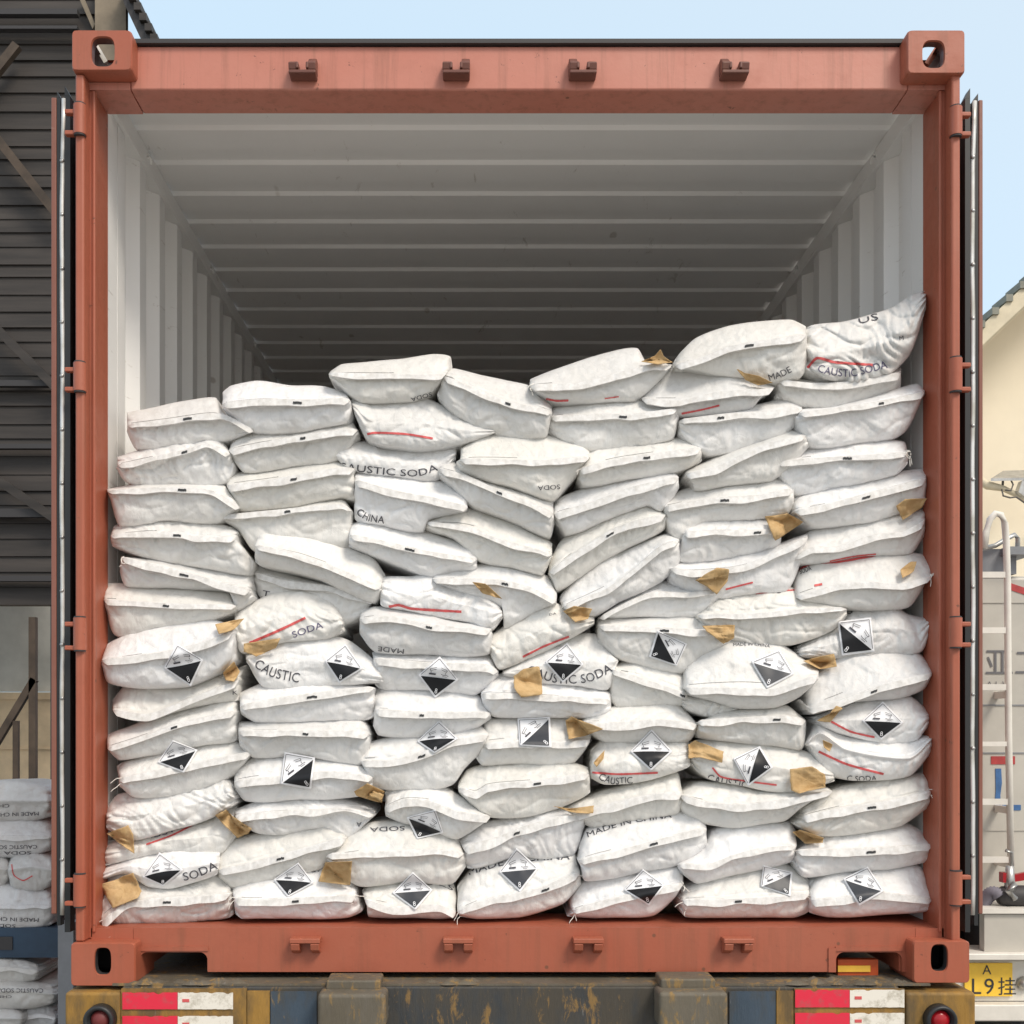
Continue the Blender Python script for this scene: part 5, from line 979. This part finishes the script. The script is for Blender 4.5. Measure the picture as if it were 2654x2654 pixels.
for a, b, w_ in (((-160, 165), (150, 560), .07), ((-60, 250), (45, 118), .05), ((-30, 830), (150, 1010), .06), ((-100, 1180), (150, 1350), .05)):
    m = MB(); m.bar(P(*a, yS - .12), P(*b, yS - .12), w_, .06); m.build('brace', M['rustbeam'] if b[1] in (560, 118) else M['cladding'], shed)
for z0, z1 in ((22, 36), (66, 74), (985, 1000), (1150, 1162), (1318, 1340), (1492, 1506)):
    m = MB(); m.pbox(-900, z0, 200, z1, yS - .10, yS - .05); m.build('girt', M['steeldark'], shed)
m = MB(); m.pbox(-900, 1570, 300, 1792, 6.4, 6.5); m.build('upper_wall', M['palewall'], shed)
m = MB(); a = P(-900, 1794, 6.3); b = P(300, 1794, 6.3); m.box(a.x, b.x, 6.3, 6.45, 0, a.z)
for k in range(4): z = a.z - .05 - k * .42; m.box(a.x, b.x, 6.285, 6.2995, z - .012, z)
m.build('block_wall', M['tanwall'], shed)
for a, b, w_ in (((86, 1600), (86, 3200), .045), ((42, 1868), (42, 3200), .035), ((-60, 2010), (90, 1760), .045), ((-20, 1880), (-20, 3200), .04)):
    m = MB(); m.bar(P(*a, 4.4), P(*b, 4.4) if b[1] < 3000 else Vector((P(*a, 4.4).x, 4.4, .0)), w_); m.build('steel_post', M['rustbeam'], shed)
for px in (-800, 160):
    m = MB(); q = P(px, 1560, yS + .06); m.box(q.x - .06, q.x + .06, yS + .0, yS + .12, 0, q.z); m.build('support_post', M['steeldark'], shed)
# blue bed
y1 = 1.45
bed = thing('blue_truck_bed', 'deep blue steel bed carrying grey white sacks, left of the container', 'truck bed', (P(-200, 0, y1).x, y1 + .5, 0))
m = MB(); m.pbox(-1500, 2404, 152, 2482, y1 - .04, y1 + .04); m.build('side_beam', M['bluesteel'], bed)
m = MB(); m.pbox(-1500, 2404, 152, 2416, y1 + .041, y1 + 1.2); m.build('bed_floor', M['steeldark'], bed)
m = MB(); m.pbox(-30, 2428, 32, 2462, y1 - .045, y1 - .0405); m.build('stake_pocket', M['steeldark'], bed)
for xx in (-3.3, -2.35): m = MB(); m.box(xx, xx + .12, y1, y1 + .2, 0, P(0, 2482, y1 - .04).z + .004); m.build('leg', M['bluesteel'], bed)
gp = MB(); gp.pbox(150, 2392, 186, 3600, 1.30, 1.38); q = gp.v; gp = MB(); a = P(150, 2392, 1.3); b = P(190, 2392, 1.3); gp.box(a.x, b.x, 1.3, 1.38, 0, a.z)
o = gp.build('grey_post', M['greysteel']); tag(o, 'plain grey steel post beside the container lower left corner', 'post')
m = MB(); a = P(-900, 2674, 1.3); b = P(148, 2674, 1.3); m.box(a.x, b.x, 1.3, 2.6, 0, a.z); m = m.build('loading_platform', M['ground']); m['kind'] = 'structure'
LS = [(-110, 139, 2296, 2404), (-150, 26, 2206, 2304), (20, 140, 2210, 2302), (-100, 138, 2120, 2214), (-80, 132, 2028, 2126)]
LL = ['lowest wide grey white sack lying on the blue bed', 'grey white sack at picture edge, second row above the blue bed', 'grey white sack with curved red mark, second row above blue bed',
 'printed grey white sack, third row above the blue bed', 'printed grey white sack topmost on the stack over the blue bed']
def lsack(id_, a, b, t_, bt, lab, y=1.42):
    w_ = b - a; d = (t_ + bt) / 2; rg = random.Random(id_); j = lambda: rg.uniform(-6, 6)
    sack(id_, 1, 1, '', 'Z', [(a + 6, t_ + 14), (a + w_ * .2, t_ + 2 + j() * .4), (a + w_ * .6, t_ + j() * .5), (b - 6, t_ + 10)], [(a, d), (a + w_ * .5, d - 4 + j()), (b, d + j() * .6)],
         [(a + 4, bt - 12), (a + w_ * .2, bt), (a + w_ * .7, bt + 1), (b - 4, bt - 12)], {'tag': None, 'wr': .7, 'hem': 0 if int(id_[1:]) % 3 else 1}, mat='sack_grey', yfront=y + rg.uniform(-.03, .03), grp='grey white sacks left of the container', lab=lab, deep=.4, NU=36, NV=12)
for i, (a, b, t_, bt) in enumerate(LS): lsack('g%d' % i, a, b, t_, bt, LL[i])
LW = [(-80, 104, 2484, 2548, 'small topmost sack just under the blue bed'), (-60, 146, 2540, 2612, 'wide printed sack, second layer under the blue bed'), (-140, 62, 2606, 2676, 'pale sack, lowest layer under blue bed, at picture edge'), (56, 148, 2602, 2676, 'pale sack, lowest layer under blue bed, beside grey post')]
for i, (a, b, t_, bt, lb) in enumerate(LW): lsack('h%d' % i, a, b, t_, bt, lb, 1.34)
BV = BVHTree.FromPolygons(allv, allf)
for t_ in [('g4','Z','MADE IN CHINA',[(100,2104),(-30,2108)],10),('g4','Z','CHINA',[(24,2084),(-40,2086)],9),('g3','Z','CAUSTIC SODA',[(96,2190),(-30,2192)],10),('g3','Z','SODA',[(80,2206),(10,2207)],9),('g0','Z','MADE IN CHINA',[(100,2380),(-40,2376)],10),('g0','Z','SODA',[(40,2396),(-20,2394)],9),('XX','Z','MADE IN CHINA',[(90,2098),(-30,2100)],8),('g9','Z','CHINA',[(100,2150),(40,2152)],8),('g7','Z','CAUSTIC',[(134,2214),(84,2212)],7),('g6','Z','SODA',[(78,2212),(-10,2215)],10),
           ('g6','Z','MADE IN CHINA',[(80,2228),(-30,2228)],8),('g1','Z','CAUSTIC SODA',[(100,2360),(30,2362)],7),('h1','Z','CAUSTIC SODA',[(112,2562),(-10,2562)],11),('h1','Z','CHINA',[(30,2580),(-20,2580)],7)]:
    if t_[0] in SK and t_[0] not in ('g9', 'g7', 'g6', 'g1'): lettering(t_[0], t_[1], *t_[2:])
redline('g2', 'Z', [(30, 2240), (36, 2268), (60, 2282), (84, 2270)], 3)

# ---------------------------------------------------------------- right: cream house, tank truck
yH = 10.0
house = thing('cream_house', 'cream rendered house with sloping gable roof behind the tank truck', 'house', (P(2900, 0, yH).x, yH + 3, 0))
def roofz(px): return 842 - (px - 2550) * .94
rid = 3150
a = P(2380, 0, yH).x; b = P(rid * 2 - 2380, 0, yH).x; pk = P(rid, roofz(rid) + 40, yH)
el = P(2380, roofz(2380) + 40, yH)
m = MB(); m.prism([(a, yH, 0), (b, yH, 0), (b, yH, el.z), (pk.x, yH, pk.z), (a, yH, el.z)], (0, 0, 0), (0, 1.6, 0)); m.build('wall', M['cream'], house)
yo = 9.1
for sg in (-1, 1):
    e0 = P(2330, roofz(2330) + 4, yo); e1 = P(rid, roofz(rid) + 4, yo); e2 = P(rid, roofz(rid) + 42, yo); e3 = P(2330, roofz(2330) + 42, yo)
    pts = [e0, e1, e2, e3]
    if sg > 0: pts = [Vector((2 * e1.x - p.x, p.y, p.z)) for p in pts]
    m = MB(); m.prism([p + Vector((0, .03, -.06)) for p in pts], (0, 0, 0), (0, 2.6, 0)); m.build('roof', M['creamtrim'], house)
    m = MB(); q = [pts[0] + Vector((0, 0, .03)), pts[1] + Vector((0, 0, .03)), pts[2] + Vector((0, 0, -.03)), pts[3] + Vector((0, 0, -.03))]; m.prism(q, (0, -.01, 0), (0, .028, 0)); m.build('barge_board', M['creamtrim'], house)
m = MB()
for k in range(22):
    px = 2360 + k * 36; p = P(px, roofz(px), yo); m.box(p.x - .035, p.x + .04, yo - .04, yo + .3, p.z + .0, p.z + .075)
m.build('roof_tiles', M['rooftile'], house)
# solar lamp on the house wall
yl = 9.3
lampo = thing('solar_lamp', 'small flat solar lamp on a bent pipe arm before the cream wall', 'lamp', (P(2610, 0, yl).x, yl, P(0, 1300, yl).z))
m = MB(); A = P(2568, 1240, yl); B = P(2655, 1234, yl); m.prism([A, P(2600, 1220, yl + .3), P(2690, 1217, yl + .3), P(2660, 1238, yl)], (0, 0, 0), (0, 0, -.03)); m.build('solar_panel', M['silver'], lampo)
m = MB(); m.tube([P(2530, 1240, yl + .1), P(2560, 1258, yl + .1), P(2600, 1266, yl + .1), P(2640, 1285, yl + .1), P(2700, 1312, yl + .1), P(2760, 1318, yH)], [.05, .05, .035, .03, .03, .03], 8); m.build('arm', M['creamtrim'], lampo, True)
m = MB(); m.tube([P(2600, 1240, yl + .1), P(2598, 1266, yl + .1)], .014, 6); m.tube([P(2618, 1240, yl + .1), P(2626, 1256, yl), P(2620, 1272, yl), P(2606, 1270, yl)], .01, 6); m.tube([P(2596, 1268, yl), P(2600, 1285, yl), P(2618, 1290, yl), P(2634, 1288, yl), P(2660, 1306, yl)], .010, 6); m.build('cable', M['cable'], lampo, True)
m = MB(); m.prism([P(2640, 1275, yl), P(2650, 1245, yl), P(2680, 1235, yl), P(2680, 1270, yl), P(2660, 1290, yl)], (0, 0, 0), (0, .1, 0)); m.build('lamp_head', M['silver'], lampo)

yT = 3.5
tk = thing('tank_truck', 'dull white tank truck rear with ladder and yellow number plate, right', 'truck', (P(2800, 0, yT).x, yT + 2, 0))
xl = P(2470, 0, yT).x; xr = P(3150, 0, yT).x
def zt(py, y=yT): return P(0, py, y).z
m = MB(); m.box(xl, xr, yT, yT + 6, zt(2362), zt(1492)); bev(m.build('body', M['tank'], tk), .03, 3)
for z_ in (1560, 1826, 1950, 2150):
    m = MB(); m.box(xl + .03, xr - .03, yT - .006, yT - .001, zt(z_ + 3), zt(z_)); m.build('panel_seam', M['greysteel'] if z_ in (1826, 1950) else M['tank'], tk)
m = MB(); m.box(P(2540, 0, yT).x, P(2630, 0, yT).x, yT - .02, yT + .5, zt(1489), zt(1424)); m.box(P(2590, 0, yT).x, P(2662, 0, yT).x, yT - .1, yT + .5, zt(1444), zt(1424)+.001); m.build('top_hatch', M['greysteel'], tk)
m = MB(); m.tube([P(2545, 1422, yT - .05), P(2580, 1414, yT - .05), P(2610, 1396, yT - .05), P(2630, 1386, yT - .05), P(2638, 1396, yT - .05), P(2637, 1425, yT - .05)], .014, 8); m.build('hatch_handle', M['silver'], tk, True)
yl_ = yT - .16
ld = MB(); ld.tube([P(2551, 1420, yl_), P(2556, 1380, yl_), P(2566, 1346, yl_), P(2580, 1331, yl_), P(2594, 1334, yl_), P(2604, 1356, yl_), P(2608, 1400, yl_), P(2611, 1500, yl_), P(2614, 1900, yl_), P(2620, 2245, yl_)], .019, 12)
ldr = ld.build('ladder_rail', M['whitepaint'], tk, True)
ld = MB(); ld.tube([P(2478, 1480, yl_), P(2482, 2245, yl_)], .019, 12); ld.build('ladder_rail', M['whitepaint'], tk, True)
for z_, w_ in ((1490, .034), (1634, .034), (1781, .034), (1928, .026), (2078, .034), (2228, .034)):
    m = MB(); m.bar(P(2482, z_, yl_), P(2612, z_, yl_), .02, w_); m.build('rung', M['whitepaint'], tk)
for z_ in (1800, 2100, 2240):
    m = MB(); q = P(2616, z_, yl_); m.box(q.x - .012, q.x + .012, yl_, yT, q.z - .02, q.z + .02)
    m.build('ladder_bracket', M['whitepaint'], tk)
def strip(name, mat, pts):
    m = MB(); m.prism([P(*p, yT - .004) for p in pts], (0, 0, 0), (0, .003, 0)); return m.build(name, mat, tk)
strip('red_stripe', M['redpaint'], [(2610, 1508), (2700, 1538), (2700, 1556), (2610, 1526)])
strip('red_tape', M['redpaint'], [(2569, 1960), (2631, 1960), (2631, 1981), (2569, 1981)])
strip('blue_tape', M['bluepaint'], [(2580, 1992), (2595, 1992), (2597, 2030), (2593, 2060), (2594, 2100), (2577, 2100), (2581, 2050)])
strip('blue_tape', M['bluepaint'], [(2597, 2086), (2646, 2086), (2646, 2100), (2597, 2101)])
m = MB(); world_text(m, '亚工', P(2554, 1745, yT), (1, 0, 0), (0, 0, 1), .125, push=(0, -.005, 0)); m.build('sign_character', M['signgrey'], tk)
m = MB(); world_text(m, 'A I  W', P(2556, 1782, yT), (1, 0, 0), (0, 0, 1), .038, push=(0, -.005, 0)); m.build('sign_lettering', M['signgrey'], tk)
# valve and hose
yv = yT - .3
m = MB(); m.tube([P(2585, 2328, yv), P(2600, 2322, yv), P(2640, 2322, yv), P(2720, 2322, yv)], [.04, .055, .06, .06], 14); m.build('outlet_pipe', M['steeldark'], tk, True)
m = MB(); m.tube([P(2617, 2318, yv - .02), P(2617, 2244, yv - .02)], [.032, .022], 12); m.tube([P(2607, 2204, yv - .02), P(2622, 2210, yv - .02), P(2624, 2250, yv - .02)], .01, 8); m.tube([P(2630, 2290, yv - .05), P(2612, 2310, yv - .06), P(2632, 2330, yv - .06)], .018, 8); m.build('valve', M['silver'], tk, True)
m = MB(); m.pbox(2600, 2262, 2614, 2288, yv - .03, yv + .02); m.prism([P(2628, 2268, yv), P(2700, 2252, yv), P(2700, 2275, yv), P(2628, 2286, yv)], (0, 0, 0), (0, .03, 0)); m.build('red_lever', M['lampred'], tk)
m = MB(); pts = []
for k in range(26): t_ = k / 25; pts.append(P(2545 + 45 * t_, 2345 - 30 * math.sin(t_ * 2.4), yv + .04 - .05 * t_))
m.tube(pts, [.036 + .006 * (k % 2) for k in range(26)], 14); m.build('hose', M['purple_hose'], tk, True)
m = MB(); m.pbox(2470, 2356, 3150, 2368, yT - .42, yT - .001); m.build('deck', M['whitepaint'], tk)
m = MB(); m.box(xl, xr, yT - .40, yT - .34, zt(2466, yT - .4), zt(2370, yT - .4)); m.build('rear_valance', M['tank'], tk)
m = MB(); m.pbox(2470, 2472, 3150, 2490, yT - .46, yT - .2); bev(m.build('rear_ledge', M['whitepaint'], tk), .008)
m = MB(); m.pbox(2470, 2491, 3150, 2594, yT - .34, yT - .30); m.build('plate_panel', M['whitepaint'], tk)
yp = yT - .36
m = MB(); m.pbox(2500, 2496, 2625, 2583, yp, yp + .012); pl = bev(m.build('number_plate', M['plate'], tk), .004)
m = MB(); k_ = (yp - CAMY) / (K * 3)
world_text(m, 'A', P(2546, 2525, yp), (1, 0, 0), (0, 0, 1), 25 * k_); world_text(m, '9', P(2551, 2576, yp), (1, 0, 0), (0, 0, 1), 42 * k_)
world_text(m, '挂', P(2587, 2575, yp), (1, 0, 0), (0, 0, 1), 36 * k_); world_text(m, 'L', P(2519, 2576, yp), (1, 0, 0), (0, 0, 1), 42 * k_); m.build('plate_characters', M['tagdark'], pl)
m = MB(); q = P(2650, 2548, yT - .34); m.tube([(q.x, yT - .345, q.z), (q.x, yT - .37, q.z), (q.x, yT - .39, q.z)], [.04, .035, .012], 8); m.build('bolt', M['silver'], tk, True)
m = MB(); m.pbox(2470, 2604, 3150, 2648, yT - .42, yT - .34); bev(m.build('bumper_bar', M['whitepaint'], tk), .01, 2)
m = MB(); m.box(xl + .3, xr - .3, yT - .2, yT + 5.8, zt(2640), zt(2365)); m.build('chassis', M['steeldark'], tk)
for yy in (yT + 1.0, yT + 4.6):
    for xx in (xl + .25, xr - .25):
        m = MB(); m.lathe((xx, yy, .5), [(.28, -.14), (.44, -.15), (.5, -.12), (.5, .12), (.44, .15), (.28, .14)], 'x', 28); m.build('wheel', M['gasket'], tk, True)
